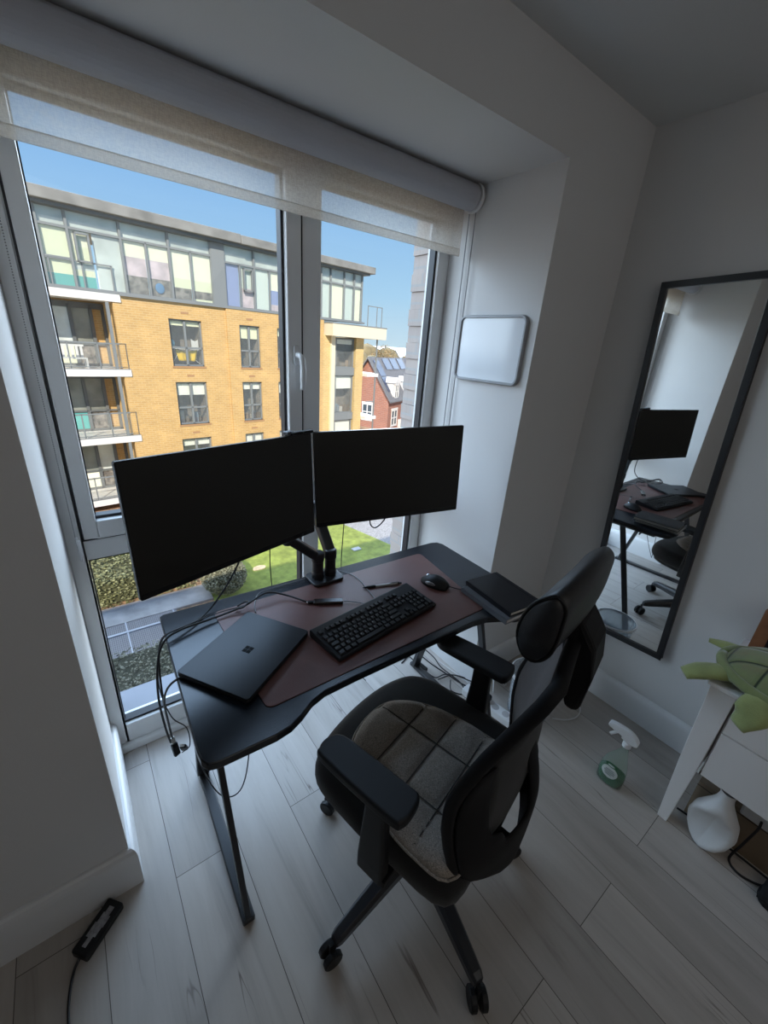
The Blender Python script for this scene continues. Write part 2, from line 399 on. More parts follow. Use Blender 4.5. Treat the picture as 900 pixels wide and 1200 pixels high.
# ------------------------------------------------------------------ roller blind
bl = thing('roller_blind', 'white sheer roller blind pulled a little way down the window', 'blind', (.68,1.40,2.165))
def at(o, x, y, z): return (x-o.location.x, y-o.location.y, z-o.location.z)
MB().lathe([(.046,0),(.046,1.475)], 28, Matrix.Translation((-.735,0,0)) @ Matrix.Rotation(R_(90),4,'Y')).build('roller_tube', M['blind_roll'], bl, smooth=False, bevel=.002)
c = MB()
def fab(u, v): return (-.705+1.44*u+.0, .030+.0015*math.sin(u*23), -.01-.165*v)
c.grid(fab, 40, 4); c.build('blind_fabric', M['blind'], bl, smooth=True)
hem = MB().slab(rrect(-.705,-.005,.735,.005,.004,3), -.199, -.172, .003, Matrix.Translation((0,.030,0)))
hem.build('hem_bar', M['blind'], bl)
for x in (-.755,.745):
    MB().lathe([(.050,0),(.052,.006),(.050,.014)], 24, Matrix.Translation((x,0,0)) @ Matrix.Rotation(R_(90),4,'Y')).box((x,-.02,-.01),(x+.012,.05,.045)).build('end_bracket', M['white_plastic'], bl)
bead = MB()
for sx in (-.735,):
    zz = 2.12
    while zz > .93:
        bead.add([], []); p = at(bl, .68+sx, 1.475, zz)
        bead.box((p[0]-.0013,p[1]-.0013,p[2]-.0016),(p[0]+.0013,p[1]+.0013,p[2]+.0016)); zz -= .0062
bead.build('bead_chain', M['grey_cable'], bl)
MB().tube(spline([at(bl,-.052,1.475,.98),at(bl,-.052,1.475,.93),at(bl,-.051,1.462,.905),at(bl,-.048,1.45,.93),at(bl,-.048,1.45,.98)],6), .004, 6).build('chain_tidy', M['white_plastic'], bl)
cord = MB()
cord.tube([at(bl,1.437,1.385,2.12),at(bl,1.437,1.385,.9)], .0022, 6); cord.tube([at(bl,1.437,1.42,2.12),at(bl,1.437,1.42,.9)], .0022, 6)
cord.tube(spline([at(bl,1.437,1.385,.9),at(bl,1.437,1.392,.885),at(bl,1.437,1.4025,.88),at(bl,1.437,1.413,.885),at(bl,1.437,1.42,.9)],4), .0022, 6)
cord.build('pull_cord', M['grey_cable'], bl)

# ------------------------------------------------------------------ whiteboard on the right reveal
wbd = thing('whiteboard', 'small blank whiteboard with rounded grey rim beside the window', 'whiteboard', (XR,1.222,1.615))
Mx = Matrix(((0,0,-1,0),(1,0,0,0),(0,1,0,0),(0,0,0,1)))   # local x->y, y->z, z-> -x
MB().slab(rrect(-.165,-.122,.165,.122,.022), 0, .010, .002, Mx).build('board', mat('whiteboard_enamel',(.66,.68,.71),.12,spec=.6), wbd)
fr = MB(); pts = rrect(-.168,-.125,.168,.125,.026,6); pts = [(*p,0) for p in pts]
def ringtube(pts, w, h, Mt):
    n = len(pts); rings = []
    for i in range(n):
        p = Vector(pts[i]); t = (Vector(pts[(i+1)%n])-Vector(pts[i-1])).normalized(); nn = Vector((t.y,-t.x,0))
        rings.append([tuple(p+nn*a+Vector((0,0,b))) for a,b in ((-w,0),(w,0),(w*1.05,h*.6),(w*.6,h),(-w*.6,h),(-w*1.05,h*.6))])
    rings.append(rings[0]); return MB().rings(rings, Mt, False, False)
ringtube(pts, .0055, .017, Mx).build('rim', mat('grey_rim',(.30,.31,.33),.4), wbd)

# ------------------------------------------------------------------ mirror on the right wall, hung a little crooked
mi = thing('wall_mirror', 'tall black framed mirror hung slightly crooked on the wall', 'mirror', (RX-.006,.600,1.143))
mi.rotation_euler = (R_(-3.0),0,R_(.55))
W2, H2, T = .178, .765, .021
fr = MB()
for lo, hi in (((-.030,-W2,-H2),(0,-W2+T,H2)),((-.030,W2-T,-H2),(0,W2,H2)),((-.030,-W2,-H2),(0,W2,-H2+T)),((-.030,-W2,H2-T),(0,W2,H2))): fr.box(lo, hi)
fr.build('frame', M['black_metal'], mi, bevel=.002)
gl = MB().add([(-.020,-W2+T*.8,-H2+T*.8),(-.020,W2-T*.8,-H2+T*.8),(-.020,W2-T*.8,H2-T*.8),(-.020,-W2+T*.8,H2-T*.8)],[(0,1,2,3)])
gl.build('mirror_glass', M['mirror'], mi)

# ================================================================== DESK
HD = .735; DA = R_(-1.7)
desk = thing('desk', 'black carbon-textured gaming desk with curved front in the window bay', 'desk', (.71,.98,0), DA)
def dl(x, y, z=0):
    v = Matrix.Rotation(-DA,3,'Z') @ Vector((x-.71,y-.98,0)); return (v.x,v.y,z)
outline = [(.118,1.292)]+[(.13,1.300)]+[(1.29,1.266),(1.322,1.255),(1.334,1.225),(1.316,.700),(1.305,.676),(1.285,.664),(1.19,.654),(1.15,.664),(1.105,.694),(1.06,.716),(1.0,.726),(.52,.734),(.42,.733),(.375,.721),(.335,.697),(.30,.682),(.26,.677),(.13,.683),(.108,.690),(.098,.71),(.096,.735)]
poly = [dl(*p)[:2] for p in outline]
MB().prism(poly, HD-.024, HD).build('desktop', M['carbon'], desk, bevel=.004, bseg=3)
for x in (.165, 1.255):
    MB().bar(dl(x,.705,.010), dl(x+.012,1.27,.010), .036, .020).build('foot', M['black_metal'], desk, bevel=.004)
    MB().bar(dl(x,.722,.015), dl(x,.93,HD-.03), .017, .030, (0,1,0)).build('leg', M['black_metal'], desk, bevel=.003)
    MB().bar(dl(x,.74,HD-.036), dl(x+.01,1.25,HD-.036), .05, .022).build('top_rail', M['black_metal'], desk, bevel=.003)
    MB().bar(dl(x+.01,1.24,.02), dl(x+.01,1.08,HD-.03), .045, .022, (0,1,0)).build('leg', M['black_metal'], desk, bevel=.003)
MB().bar(dl(.19,1.08,HD-.036), dl(1.25,1.06,HD-.036), .04, .024).build('cross_beam', M['black_metal'], desk, bevel=.003)

def on_desk(name, label, cat, x, y, rz, z=HD, group=None): return thing(name, label, cat, (x,y,z), rz, group)
# leather mat
dm = on_desk('desk_mat', 'large brown leather desk mat lying across the desktop', 'desk mat', .715, .978, DA)
def loc_(o, x, y): v = Matrix.Rotation(-o.rotation_euler.z,3,'Z') @ Vector((x-o.location.x,y-o.location.y,0)); return (v.x,v.y)
q = [loc_(dm,*p) for p in ((.268,1.225),(1.168,1.205),(1.098,.760),(.268,.757))]
def round_corners(q, r, n=5):
    out = []
    for i in range(len(q)):
        p = Vector(q[i]); a = (Vector(q[i-1])-p).normalized(); b = (Vector(q[(i+1)%len(q)])-p).normalized()
        p0 = p+a*r; p1 = p+b*r
        for k in range(n+1):
            t = k/n; out.append(tuple((1-t)**2*p0+2*t*(1-t)*p+t*t*p1))
    return out
MB().prism(round_corners(q,.025), .0003, .0028).build('mat_sheet', M['leather'], dm, bevel=.001)

# laptop (closed)
lt = on_desk('laptop', 'closed slim black laptop lying askew on the desk mat', 'laptop', .2965, .972, math.atan2(.963-1.158,.485-.359), HD+.003)
lw, ld = .232, .301   # along local x (short hinge-to-front), y
L_ = rrect(-lw/2,-ld/2,lw/2,ld/2,.010)
MB().slab(L_, .001, .010, .003).build('base', M['black'], lt, smooth=False)
MB().slab(L_, .0105, .0165, .0025).build('lid', M['laptop'], lt)
lg = MB()
for sx in (-1,1):
    for sy in (-1,1): lg.box((sx*.0068-.0062,sy*.0068-.0062,.0164),(sx*.0068+.0062,sy*.0068+.0062,.01675))
lo = lg.build('logo', M['logo'], lt); lo['label'] = 'glossy four-square emblem'

# keyboard
ka = math.atan2(1.020-.956, .936-.481)
kb = on_desk('computer_keyboard', 'full-size black keyboard on the brown desk mat', 'keyboard', .712, .903, ka, HD+.003)
kw, kd = .444, .152
cs = MB(); sec = []
for y, z in ((-kd/2,.013),(kd/2,.026)): pass
prof = [(-kd/2+.004,.001),(kd/2-.004,.001),(kd/2,.006),(kd/2,.026),(kd/2-.004,.029),(-kd/2+.004,.015),(-kd/2,.011),(-kd/2,.005)]
cs.rings([[(x,y,z) for y,z in prof] for x in (-kw/2,kw/2)]); cs.build('case', M['black'], kb, bevel=.003)
kk = MB(); U = .01905; KEYPOS = []
def key(x0, y0, wu=1, hu=1):
    x1 = x0+wu*U-.0024; y1 = y0+hu*U-.0024
    def zt(y): return .014+(y+kd/2)/kd*.0135
    a = .0022
    v = [(x0,y0,zt(y0)),(x1,y0,zt(y0)),(x1,y1,zt(y1)),(x0,y1,zt(y1)),(x0+a,y0+a,zt(y0)+.0075),(x1-a,y0+a,zt(y0)+.0075),(x1-a,y1-a,zt(y1)+.0075),(x0+a,y1-a,zt(y1)+.0075)]
    KEYPOS.append((x0,y1,zt(y1)+.0077,wu))
    kk.add(v, [(3,2,1,0),(4,5,6,7),(0,1,5,4),(1,2,6,5),(2,3,7,6),(3,0,4,7)])
X0 = -kw/2+.009; Y0 = -kd/2+.0085
rows = [[1.25,1.25,1.25,6.25,1.25,1.25,1.25,1.25],[1.25,1]+[1]*10+[2.75],[1.75]+[1]*11+[2.25],[1.5]+[1]*12+[1.5],[1]*13+[2]]
for r, ws in enumerate(rows):
    x = X0
    for wu in ws: key(x, Y0+r*U, wu); x += wu*U
x = X0
for i in range(13):
    key(x, Y0+5.35*U, 1); x += U*(1.5 if i in (0,4,8) else 1)+(0 if i in (0,4,8) else 0)
xn = X0+15.2*U
for r in (3,4):
    for c_ in range(3): key(xn+c_*U, Y0+r*U)
for c_ in range(3): key(xn+c_*U, Y0)
key(xn+U, Y0+U)
for c_ in range(3): key(xn+c_*U, Y0+5.35*U)
xp = xn+3.2*U
for r in range(5):
    for c_ in range(4):
        if c_ == 3 and r in (1,3): continue
        if r == 0 and c_ == 1: continue
        key(xp+c_*U, Y0+r*U, 2 if (r == 0 and c_ == 0) else 1, 2 if (c_ == 3 and r in (0,2)) else 1)
def glyphs(txt, size):
    cu = bpy.data.curves.new('legend', 'FONT'); cu.body = txt; cu.size = size; cu.resolution_u = 1
    ob = bpy.data.objects.new('legend', cu); me = bpy.data.meshes.new_from_object(ob)
    out = ([tuple(v.co) for v in me.vertices], [tuple(p.vertices) for p in me.polygons])
    bpy.data.objects.remove(ob); bpy.data.meshes.remove(me); bpy.data.curves.remove(cu); return out
LEG = ['ctrl','','alt','','alt gr','','','ctrl', 'shift','\\']+list('zxcvbnm,./')+['shift','caps']+list('asdfghjkl;')+["'",'enter','tab']+list('qwertyuiop[]')+['enter']+list('`1234567890-=')+['back'] \
    +['esc']+['F%d' % i for i in range(1,13)]+['del','end','pgdn','ins','home','pgup','','','','','prt','scr','brk','0','.','ent','1','2','3','4','5','6','+','7','8','9','num','/','*','-']
lgm = kk; kk.k = 1; sl_k = math.atan2(.0135,kd)
for (x0,y1,zz,wu), tx_ in zip(KEYPOS, LEG):
    if not tx_: continue
    tx_ = tx_.upper() if len(tx_) == 1 else tx_
    vv, ff = glyphs(tx_, .0068 if len(tx_) == 1 else .0042)
    lgm.add(vv, ff, Matrix.Translation((x0+.0042,y1-.0085,zz-.0022*sl_k-.0006)) @ Matrix.Rotation(sl_k,4,'X'))
kk.build('keys', [M['keys'], mat('key_print',(.30,.31,.33),.6)], kb)

# mouse
mo = on_desk('computer_mouse', 'sculpted black computer mouse on the desk mat beside the keyboard', 'mouse', 1.045, .975, R_(20), HD+.003)
b_ = MB(); rings = []
for k in range(15):
    t = k/14; y = -.058+.116*t
    wv = .036*math.sqrt(max(.001,1-((t-.47)/.54)**2)); hv = .004+.036*math.sin(math.pi*min(1,max(0,(t*.86+.10))))**.8
    rings.append([(wv*math.cos(a)*(1.1 if math.cos(a) < 0 else 1), y, max(.001,hv*max(0,math.sin(a)))) for a in [math.pi*j/12 for j in range(13)]])
b_.rings(rings); b_.build('body', M['black'], mo, smooth=True)
MB().lathe([(.010,-.004),(.0115,0),(.010,.004)], 18, Matrix.Translation((0,.030,.024)) @ Matrix.Rotation(R_(90),4,'Y')).build('scroll_wheel', M['chrome'], mo, smooth=True)
MB().ell((-.034,.004,.016),(.005,.022,.008)).build('thumb_wheel', mat('grey_trim',(.35,.35,.36),.3,metal=.6), mo, smooth=True)
MB().tube(spline([(.008,-.055,.008),(.02,-.085,.004),(.035,-.13,.003),(.042,-.19,.003),(.048,-.245,.003),(.055,-.285,.004)]), .0017, 6).build('mouse_cable', M['cable'], mo)

# pen
pn = on_desk('ballpoint_pen', 'clear ballpoint pen with black grip and clip on the desk mat', 'pen', .850, 1.068, R_(-17), HD+.008)
Rx = Matrix.Rotation(R_(90),4,'Y')
MB().lathe([(.0045,-.025),(.0045,.072)], 12, Rx).build('barrel', mat('clear_pen_plastic',(.55,.55,.55),.2), pn, smooth=True)
MB().lathe([(.0012,-.075),(.0035,-.066),(.0054,-.058),(.0054,-.025)], 12, Rx).build('grip', M['black'], pn, smooth=True)
MB().lathe([(.0046,.066),(.0046,.075),(.003,.076),(.003,.083)], 12, Rx).build('push_button', M['black'], pn)
MB().bar((.072,0,.0055),(.036,0,.0062),.003,.0012).build('clip', M['black'], pn)

# USB-C hub
hb = on_desk('usb_hub', 'slim dark stick-shaped hub with cable on the leather desk mat', 'usb hub', .622, 1.077, R_(-27), HD+.003)
MB().slab(rrect(-.052,-.013,.052,.013,.004), 0, .012, .003).build('body', mat('dark_brown_gloss',(.018,.013,.012),.25), hb)
MB().slab(rrect(-.072,-.006,-.052,.006,.003), .002, .010, .002).build('cable_boot', M['black'], hb)
MB().slab(rrect(-.077,-.005,-.071,.005,.002), .003, .009, .002).build('collar', M['chrome'], hb)

# notebooks: black one on top of a grey one
nb = on_desk('notebook', 'black hardcover notebook lying on top of the grey notebook', 'notebook', 1.1915, .766, R_(-6), HD+.0215)
MB().box((-.072,-.112,.0018),(.083,.112,.0152)).build('pages', mat('paper_edge',(.62,.60,.56),.8), nb)
c = MB().slab(rrect(-.076,-.116,.088,.116,.004), .0152,.0178,.001).slab(rrect(-.076,-.116,.088,.116,.004),0,.0022,.001).box((-.0765,-.116,0),(-.072,.116,.0178))
c.build('cover', mat('black_book_cloth',(.008,.0085,.012),.5), nb)
MB().box((.070,-.116,.0176),(.074,.116,.0186)).build('elastic_band', M['black'], nb)
nb2 = on_desk('notebook', 'grey covered notebook lying underneath the black notebook', 'notebook', 1.182, .762, R_(-4.0), HD+.0005)
MB().box((-.088,-.110,.002),(.072,.110,.017)).build('pages', mat('paper_edge_b',(.55,.54,.52),.8), nb2)
MB().slab(rrect(-.092,-.114,.078,.114,.004), .017,.0200,.001).slab(rrect(-.092,-.114,.078,.114,.004),0,.0022,.001).box((-.0925,-.114,0),(-.088,.114,.02)).build('cover', mat('grey_book_cover',(.16,.17,.19),.45), nb2)

# ------------------------------------------------------------------ monitors
def monitor(loc, yaw, tilt, roll, label):
    o = thing('computer_monitor', label, 'monitor', loc, 0, 'pair of black monitors above the desk')
    u = Vector((math.cos(yaw),math.sin(yaw),0)); n0 = Vector((math.sin(yaw),-math.cos(yaw),0))
    v = Vector((0,0,1))*math.cos(tilt)-n0*math.sin(tilt)
    u2 = u*math.cos(roll)+v*math.sin(roll); v2 = v*math.cos(roll)-u*math.sin(roll); bk = v2.cross(u2)
    o.rotation_euler = Matrix((u2,bk,v2)).transposed().to_euler()
    w, h = .305, .18
    Mr = Matrix(((1,0,0,0),(0,0,-1,0),(0,1,0,0),(0,0,0,1)))   # slab z -> -y
    MB().slab(rrect(-w,-h,w,h,.006), -.014, 0, .0025, Mr).build('bezel', M['black_mon'], o)
    MB().slab(rrect(-w+.004,-h+.017,w-.004,h-.004,.002), -.001, .0006, .0003, Mr).build('screen', M['screen'], o)
    b = MB(); a0 = rrect(-w+.01,-h+.01,w-.01,h-.01,.01); a1 = rrect(-w+.07,-h+.05,w-.07,h-.05,.03)
    b.rings([[(x,.0135,z) for x,z in a0],[(x,.040,z) for x,z in a1],[(x,.046,z) for x,z in rrect(-w+.09,-h+.07,w-.09,h-.07,.03)]])
    b.build('back_cover', M['black_mon'], o)
    MB().box((-.05,.046,-.05),(.05,.060,.05)).build('mount_plate', M['black_metal'], o, bevel=.003)
    return o
mL = monitor((.351,1.146,1.135), .300, .066, -.011, 'black monitor on the window-frame side, angled toward the chair')
mR = monitor((.960,1.192,1.138), -.259, .028, .038, 'black monitor nearer the whiteboard, angled toward the chair')
bpy.context.view_layer.update()

# monitor arm
ar = thing('monitor_mount', 'black dual monitor arm clamped to the back edge of the desk', 'monitor arm', (.69,1.232,HD))
def al(x,y,z): return (x-.69,y-1.232,z-HD)
MB().slab(rrect(-.065,-.052,.065,.048,.02), .003, .016, .004).build('base_plate', M['black_metal'], ar)
MB().box((-.03,.049,-.07),(.03,.060,.006)).box((-.03,.0,-.07),(.03,.060,-.058)).lathe([(.012,-.058),(.012,-.028)],12).build('clamp', M['black_metal'], ar, bevel=.003)
def back_pt(m, d): return m.matrix_world @ Vector((0,d,0))
for (px, m, sg, elb) in ((.662,mL,-1,(.555,1.262,.93)),(.716,mR,1,(.70,1.335,1.0))):
    post = MB(); post.lathe([(.024,.014),(.024,.035),(.021,.045),(.021,.115),(.018,.122)], 20, Matrix.Translation(al(px,1.232,HD)))
    post.build('post', M['black_metal'], ar, smooth=False)
    e = Vector(al(*elb)); p0 = Vector(al(px,1.232,HD+.105)); pb = back_pt(m,.066); p2 = Vector(al(*pb))
    up = MB().bar(p0, e, .040, .034); up.lathe([(.024,-.022),(.024,.022)],18,Matrix.Translation(p0))
    up.lathe([(.023,-.024),(.023,.024)],18,Matrix.Translation(e)); up.build('lower_link', M['black_metal'], ar, bevel=.008, bseg=3)
    fo = MB().bar(e, p2, .036, .032); fo.lathe([(.022,-.02),(.022,.02)],18,Matrix.Translation(p2)); fo.build('upper_link', M['black_metal'], ar, bevel=.008, bseg=3)

# webcam on top of the window-side monitor
wc = thing('webcam', 'small black webcam clipped on top of the angled monitor', 'webcam', tuple(mL.matrix_world @ Vector((.243,.0,.1805))))
wc.rotation_euler = mL.rotation_euler
Mq = Matrix.Rotation(R_(90),4,'X')
MB().slab(rrect(-.048,-.005,.048,.006,.005), -.014, .006, .0025, Matrix.Translation((.02,0,.004)) @ Mq).build('body', M['black'], wc)
MB().lathe([(.004,0),(.0038,.002)],16,Matrix.Translation((.02,-.0055,.0045)) @ Mq).build('lens', M['screen'], wc)
MB().slab(rrect(-.038,.0,-.01,.030,.005), 0.0005, .013, .004).build('clip', mat('grey_clip',(.06,.065,.075),.4), wc)

# ------------------------------------------------------------------ cables on the desk
def cable(name, label, pts, r=.0022, m=None, cat='cable', group=None, sub=8):
    base = Vector(pts[0]); o = MB().tube(spline([Vector(p)-base for p in pts], sub), r, 7).build(name, m or M['cable'], None, smooth=True)
    o.location = base; return tag(o, label, cat, group)
zD = HD+.006
cable('hub_cable', 'black cable running from the hub across the desk and over its end',
      [(.556,1.112,HD+.009),(.50,1.18,HD+.02),(.44,1.20,HD+.035),(.36,1.185,HD+.02),(.25,1.18,HD+.012),(.16,1.165,HD+.018),(.105,1.14,HD+.012),(.078,1.125,HD-.05),(.066,1.125,HD-.17),(.070,1.128,HD-.30),(.078,1.135,HD-.38)], .0034)
cable('video_cable', 'black cable looping from the window-side monitor over the desk end',
      [(.42,1.215,1.06),(.40,1.25,.95),(.345,1.27,.82),(.26,1.235,HD+.012),(.19,1.185,HD+.01),(.125,1.165,HD+.02),(.095,1.15,HD+.0),(.082,1.14,HD-.08),(.078,1.135,HD-.2),(.082,1.14,HD-.32),(.086,1.142,HD-.39)], .0032)
cable('power_cable', 'thick black cable drooping from the laptop edge to the dangling plug',
      [(.142,.955,HD+.010),(.118,.975,HD+.006),(.088,1.0,HD-.03),(.074,1.05,HD-.12),(.078,1.10,HD-.25),(.084,1.13,HD-.36)], .0032)
cable('monitor_lead', 'thin black cable bundled over the desk end beside the hub cable',
      [(.36,1.195,HD+.012),(.28,1.19,HD+.020),(.18,1.17,HD+.024),(.11,1.15,HD+.022),(.085,1.135,HD-.03),(.073,1.13,HD-.14),(.09,1.11,HD-.25),(.125,1.10,HD-.31),(.128,1.11,HD-.40),(.105,1.13,HD-.44)], .0018)
cable('cable', 'thin grey cable curving on the desk between hub and laptop', [(.62,1.255,HD+.01),(.53,1.26,HD+.006),(.44,1.255,HD+.006),(.40,1.20,HD+.006),(.385,1.15,HD+.006)], .0018, M['grey_cable'])
cable('cable', 'thin pale cable running from the monitor arm to the keyboard', [(.735,1.255,HD+.02),(.775,1.245,HD+.004),(.80,1.17,HD+.006),(.79,1.08,HD+.006),(.775,1.0,HD+.008)], .0015, M['grey_cable'])
cable('cable', 'short grey lead from the end of the hub to the keyboard', [(.672,1.052,HD+.009),(.70,1.03,HD+.008),(.73,1.0,HD+.007),(.745,.985,HD+.008)], .0016, M['grey_cable'])
cable('cable', 'short black cable loop hanging below the monitor by the whiteboard', [(.92,1.25,.99),(.918,1.262,.92),(.95,1.268,.886),(.99,1.265,.91),(1.01,1.25,.97)], .0028)
cable('cable', 'thin black cable hanging straight down behind the whiteboard-side monitor', [(.82,1.30,1.0),(.822,1.315,.85),(.822,1.32,.70),(.84,1.32,.4),(.9,1.32,.12),(.98,1.30,.006)], .002)
cable('cable', 'thin black cable dropping from the angled monitor behind the desk', [(.50,1.25,1.02),(.50,1.29,.92),(.505,1.315,.80),(.52,1.325,.6),(.55,1.33,.3),(.60,1.33,.01)], .002)
cable('coiled_tie', 'loop of black cable tie round the bundle on the desk', [(.335,1.20,HD+.010),(.35,1.175,HD+.022),(.375,1.19,HD+.026),(.37,1.215,HD+.014),(.345,1.215,HD+.006)], .003)
def plug(name, label, loc, rz, tilt, tip=True):
    o = thing(name, label, 'usb plug', loc, rz); o.rotation_euler = (R_(tilt),0,rz)
    MB().slab(rrect(-.010,-.006,.010,.006,.003), -.075, -.028, .003).build('plug_body', M['black'], o)
    MB().box((-.006,-.0025,-.026),(.006,.0025,-.004)).build('connector', mat('pale_metal',(.75,.74,.70),.3,metal=.8), o)
    return o
plug('usb_plug', 'black plug with bare metal tip dangling from the desk cables', (.083,1.138,HD-.36), R_(25), -12)
p2 = plug('usb_plug', 'small dark adapter dangling lowest among the desk-end cables', (.106,1.135,HD-.41), R_(-20), 30)
cable('cable', 'thin black cable hanging in a loop below the desk end', [(.20,1.20,HD-.028),(.150,1.17,HD-.22),(.145,1.10,HD-.45),(.185,1.02,HD-.58),(.25,.99,HD-.56),(.29,1.0,HD-.35),(.28,1.02,HD-.028)], .0022)

# ================================================================== CHAIR
CA = R_(15)
ch = thing('office_chair', 'black ergonomic office chair with headrest on five castors at the desk', 'chair', (.662,.545,0), CA)
base = MB().lathe([(.045,.085),(.055,.09),(.055,.125),(.045,.14),(.03,.145)], 24); base.build('base_hub', M['black'], ch)
for k in range(5):
    a = R_(172.2+72*k); d = Vector((math.cos(a),math.sin(a),0)); n_ = Vector((-d.y,d.x,0))
    lg = MB(); rings = []
    for t, z, w, h in ((.035,.118,.030,.030),(.12,.112,.026,.024),(.25,.096,.021,.019),(.318,.086,.018,.016),(.333,.082,.014,.013)):
        p = d*t+Vector((0,0,z))
        rings.append([tuple(p+n_*w*x+Vector((0,0,h*y))) for x,y in ((-1,-1),(1,-1),(1,.35),(.65,1),(-.65,1),(-1,.35))])
    lg.rings(rings); l_ = lg.build('leg', M['black_metal'], ch, bevel=.002)
    cm = MB(); sw = random.uniform(-.5,.5)+a
    wd = Vector((math.cos(sw),math.sin(sw),0)); c0 = d*.335+wd*.008
    for sgn in (-1,1):
        ax = Vector((-wd.y,wd.x,0))
        Mt = Matrix.Translation(c0+ax*sgn*.0145+Vector((0,0,.0275))) @ ax.to_track_quat('Z','Y').to_matrix().to_4x4()
        cm.lathe([(.012,-.009),(.024,-.009),(.0275,-.006),(.0275,.006),(.024,.009),(.012,.009)], 22, Mt)
    cm.box((-.008,-.004,.030),(.008,.004,.075), Matrix.Translation(c0-wd*.004) @ Matrix.Rotation(sw,4,'Z'))
    cm.build('caster', M['black'], l_)
MB().lathe([(.024,.14),(.024,.28),(.014,.281),(.014,.36)], 18).build('gas_lift', M['black_metal'], ch)
MB().slab(rrect(-.12,-.15,.12,.14,.03), .352, .402, .012).build('mechanism', M['black'], ch)
so = smooth_poly([(-.235,-.20),(-.252,-.05),(-.250,.10),(-.232,.225),(-.170,.278),(-.06,.300),(.065,.302),(.17,.285),(.250,.245),(.288,.17),(.292,.06),(.285,-.08),(.262,-.20),(.12,-.225),(-.10,-.225)], 4)
st = MB().slab(so, .405, .500, .040, seg=6); st.build('seat', M['fabric_black'], ch, smooth=True)
MB().slab([(x*.93+.001,y*.93) for x,y in so], .392, .415, .006).build('seat_pan', M['black'], ch)
for sx, cx in ((-1,-.262),(1,.278)):
    am = MB(); ins = cx-sx*.10
    am.bar((ins,-.02,.385),(cx+sx*.012,-.02,.385),.075,.022,(0,0,1))
    rings = []
    for z, hw, hd in ((.375,.016,.040),(.42,.017,.040),(.50,.016,.036),(.60,.015,.030),(.672,.014,.030)):
        rings.append([(cx+x,y-.01,z) for x,y in rrect(-hw,-hd,hw,hd,.008,3)])
    am.rings(rings); a_ = am.build('armrest', M['black'], ch, bevel=.002)
    pp = [(-.043,-.085),(-.030,-.118),(.012,-.122),(.040,-.112),(.044,-.08),(.042,.08),(.034,.125),(.008,.142),(-.022,.138),(-.040,.11)]
    pp = smooth_poly([(cx+x*sx*-1, y+.022) for x,y in pp], 5)
    MB().slab(pp, .668, .696, .008).build('arm_pad', M['black'], a_, smooth=False)

# backrest: curved mesh sheet, rim and rear shell  (profile of side edges: z -> ly, half width)
ZS = [.455,.524,.58,.656,.736,.80,.896,.998,1.074,1.125]
EY = [-.180,-.184,-.172,-.160,-.160,-.174,-.203,-.242,-.272,-.290]
HW = [.195,.215,.226,.234,.236,.234,.230,.222,.208,.17]
WR = [.045,.055,.060,.062,.060,.052,.034,.012,.0,-.004]
CXB = .012
def backp(u, z, off=0.0):
    y = float(np.interp(z,ZS,EY)); w = float(np.interp(z,ZS,HW)); wr = float(np.interp(z,ZS,WR)); s_ = 2*u-1
    return (CXB+w*s_, y+.016*(s_+1)-wr*(1-abs(s_)**2.2)+off, z)
zmin, zmax = .455, 1.10
NB = 25
bm_ = MB(); bm_.grid(lambda u,v: backp(u, zmin+(zmax-zmin)*v), 21, NB)
bm_.build('back_mesh', M['mesh_inner'], ch, smooth=True, solid=.008)
bor = [Vector(backp(0, zmin+(zmax-zmin)*k/20)) for k in range(21)] + [Vector(backp(k/12, zmax)) for k in range(1,13)] + [Vector(backp(1, zmax-(zmax-zmin)*k/20)) for k in range(1,21)] + [Vector(backp(1-k/12, zmin)) for k in range(1,13)]
def sweep(pts, a, b):
    n = len(pts); rings = []
    for i in range(n):
        p = pts[i]; t = (pts[(i+1)%n]-pts[i-1]).normalized()
        d = Vector((0,1,0)); d = (d-t*d.dot(t)).normalized(); e = t.cross(d)
        rings.append([tuple(p+e*a*math.cos(2*math.pi*k/10)+d*(b*math.sin(2*math.pi*k/10)-.004)) for k in range(10)])
    rings.append(rings[0]); return MB().rings(rings, None, False, False)
sweep(bor[:-1], .010, .0145).build('back_frame', M['black_matte'], ch, smooth=True)
# rear shell: hugs the rim at both sides, bulges to a ridge in the middle, with a lumbar opening
us = [0,.06,.14,.24,.34,.44,.5,.56,.66,.76,.86,.94,1]
zs = [.33,.40,.46,.52,.57,.62,.68,.74,.80,.85]
RZ = [.33,.45,.61,.66,.76,.83,.86]; RY = [-.272,-.280,-.284,-.278,-.242,-.222,-.220]
def shp(u, z):
    k = 1-abs(2*u-1); k = k**.8
    zz = max(z, .465-.13*k**1.5) if z < .5 else z
    x, y, _ = backp(u, max(zz,.46))
    yr = float(np.interp(zz,RZ,RY))
    return (x, y*(1-k)+yr*k-.018*(1-k), zz)
vid = {}; V = []; F = []
for j, z in enumerate(zs):
    for i, u in enumerate(us): vid[i,j] = len(V); V.append(shp(u,z))
for j in range(len(zs)-1):
    for i in range(len(us)-1):
        if 4 <= j <= 8 and i in (2,3,4,7,8,9) and not (j == 4 and i in (2,9)): continue    # openings either side of the ridge
        F.append((vid[i,j],vid[i+1,j],vid[i+1,j+1],vid[i,j+1]))
MB().add(V,F).build('rear_shell', M['black_matte'], ch, smooth=True, solid=.012, sub=1)
lm_ = MB().grid(lambda u,v: (CXB+.175*(2*u-1), -.232-.012*math.sin(math.pi*v)+.030*(2*u-1)**2, .54+.31*v), 13, 11)
lm_.build('lumbar_pad', M['fabric_black'], ch, smooth=True, solid=.014)
sp_ = MB(); rings = []
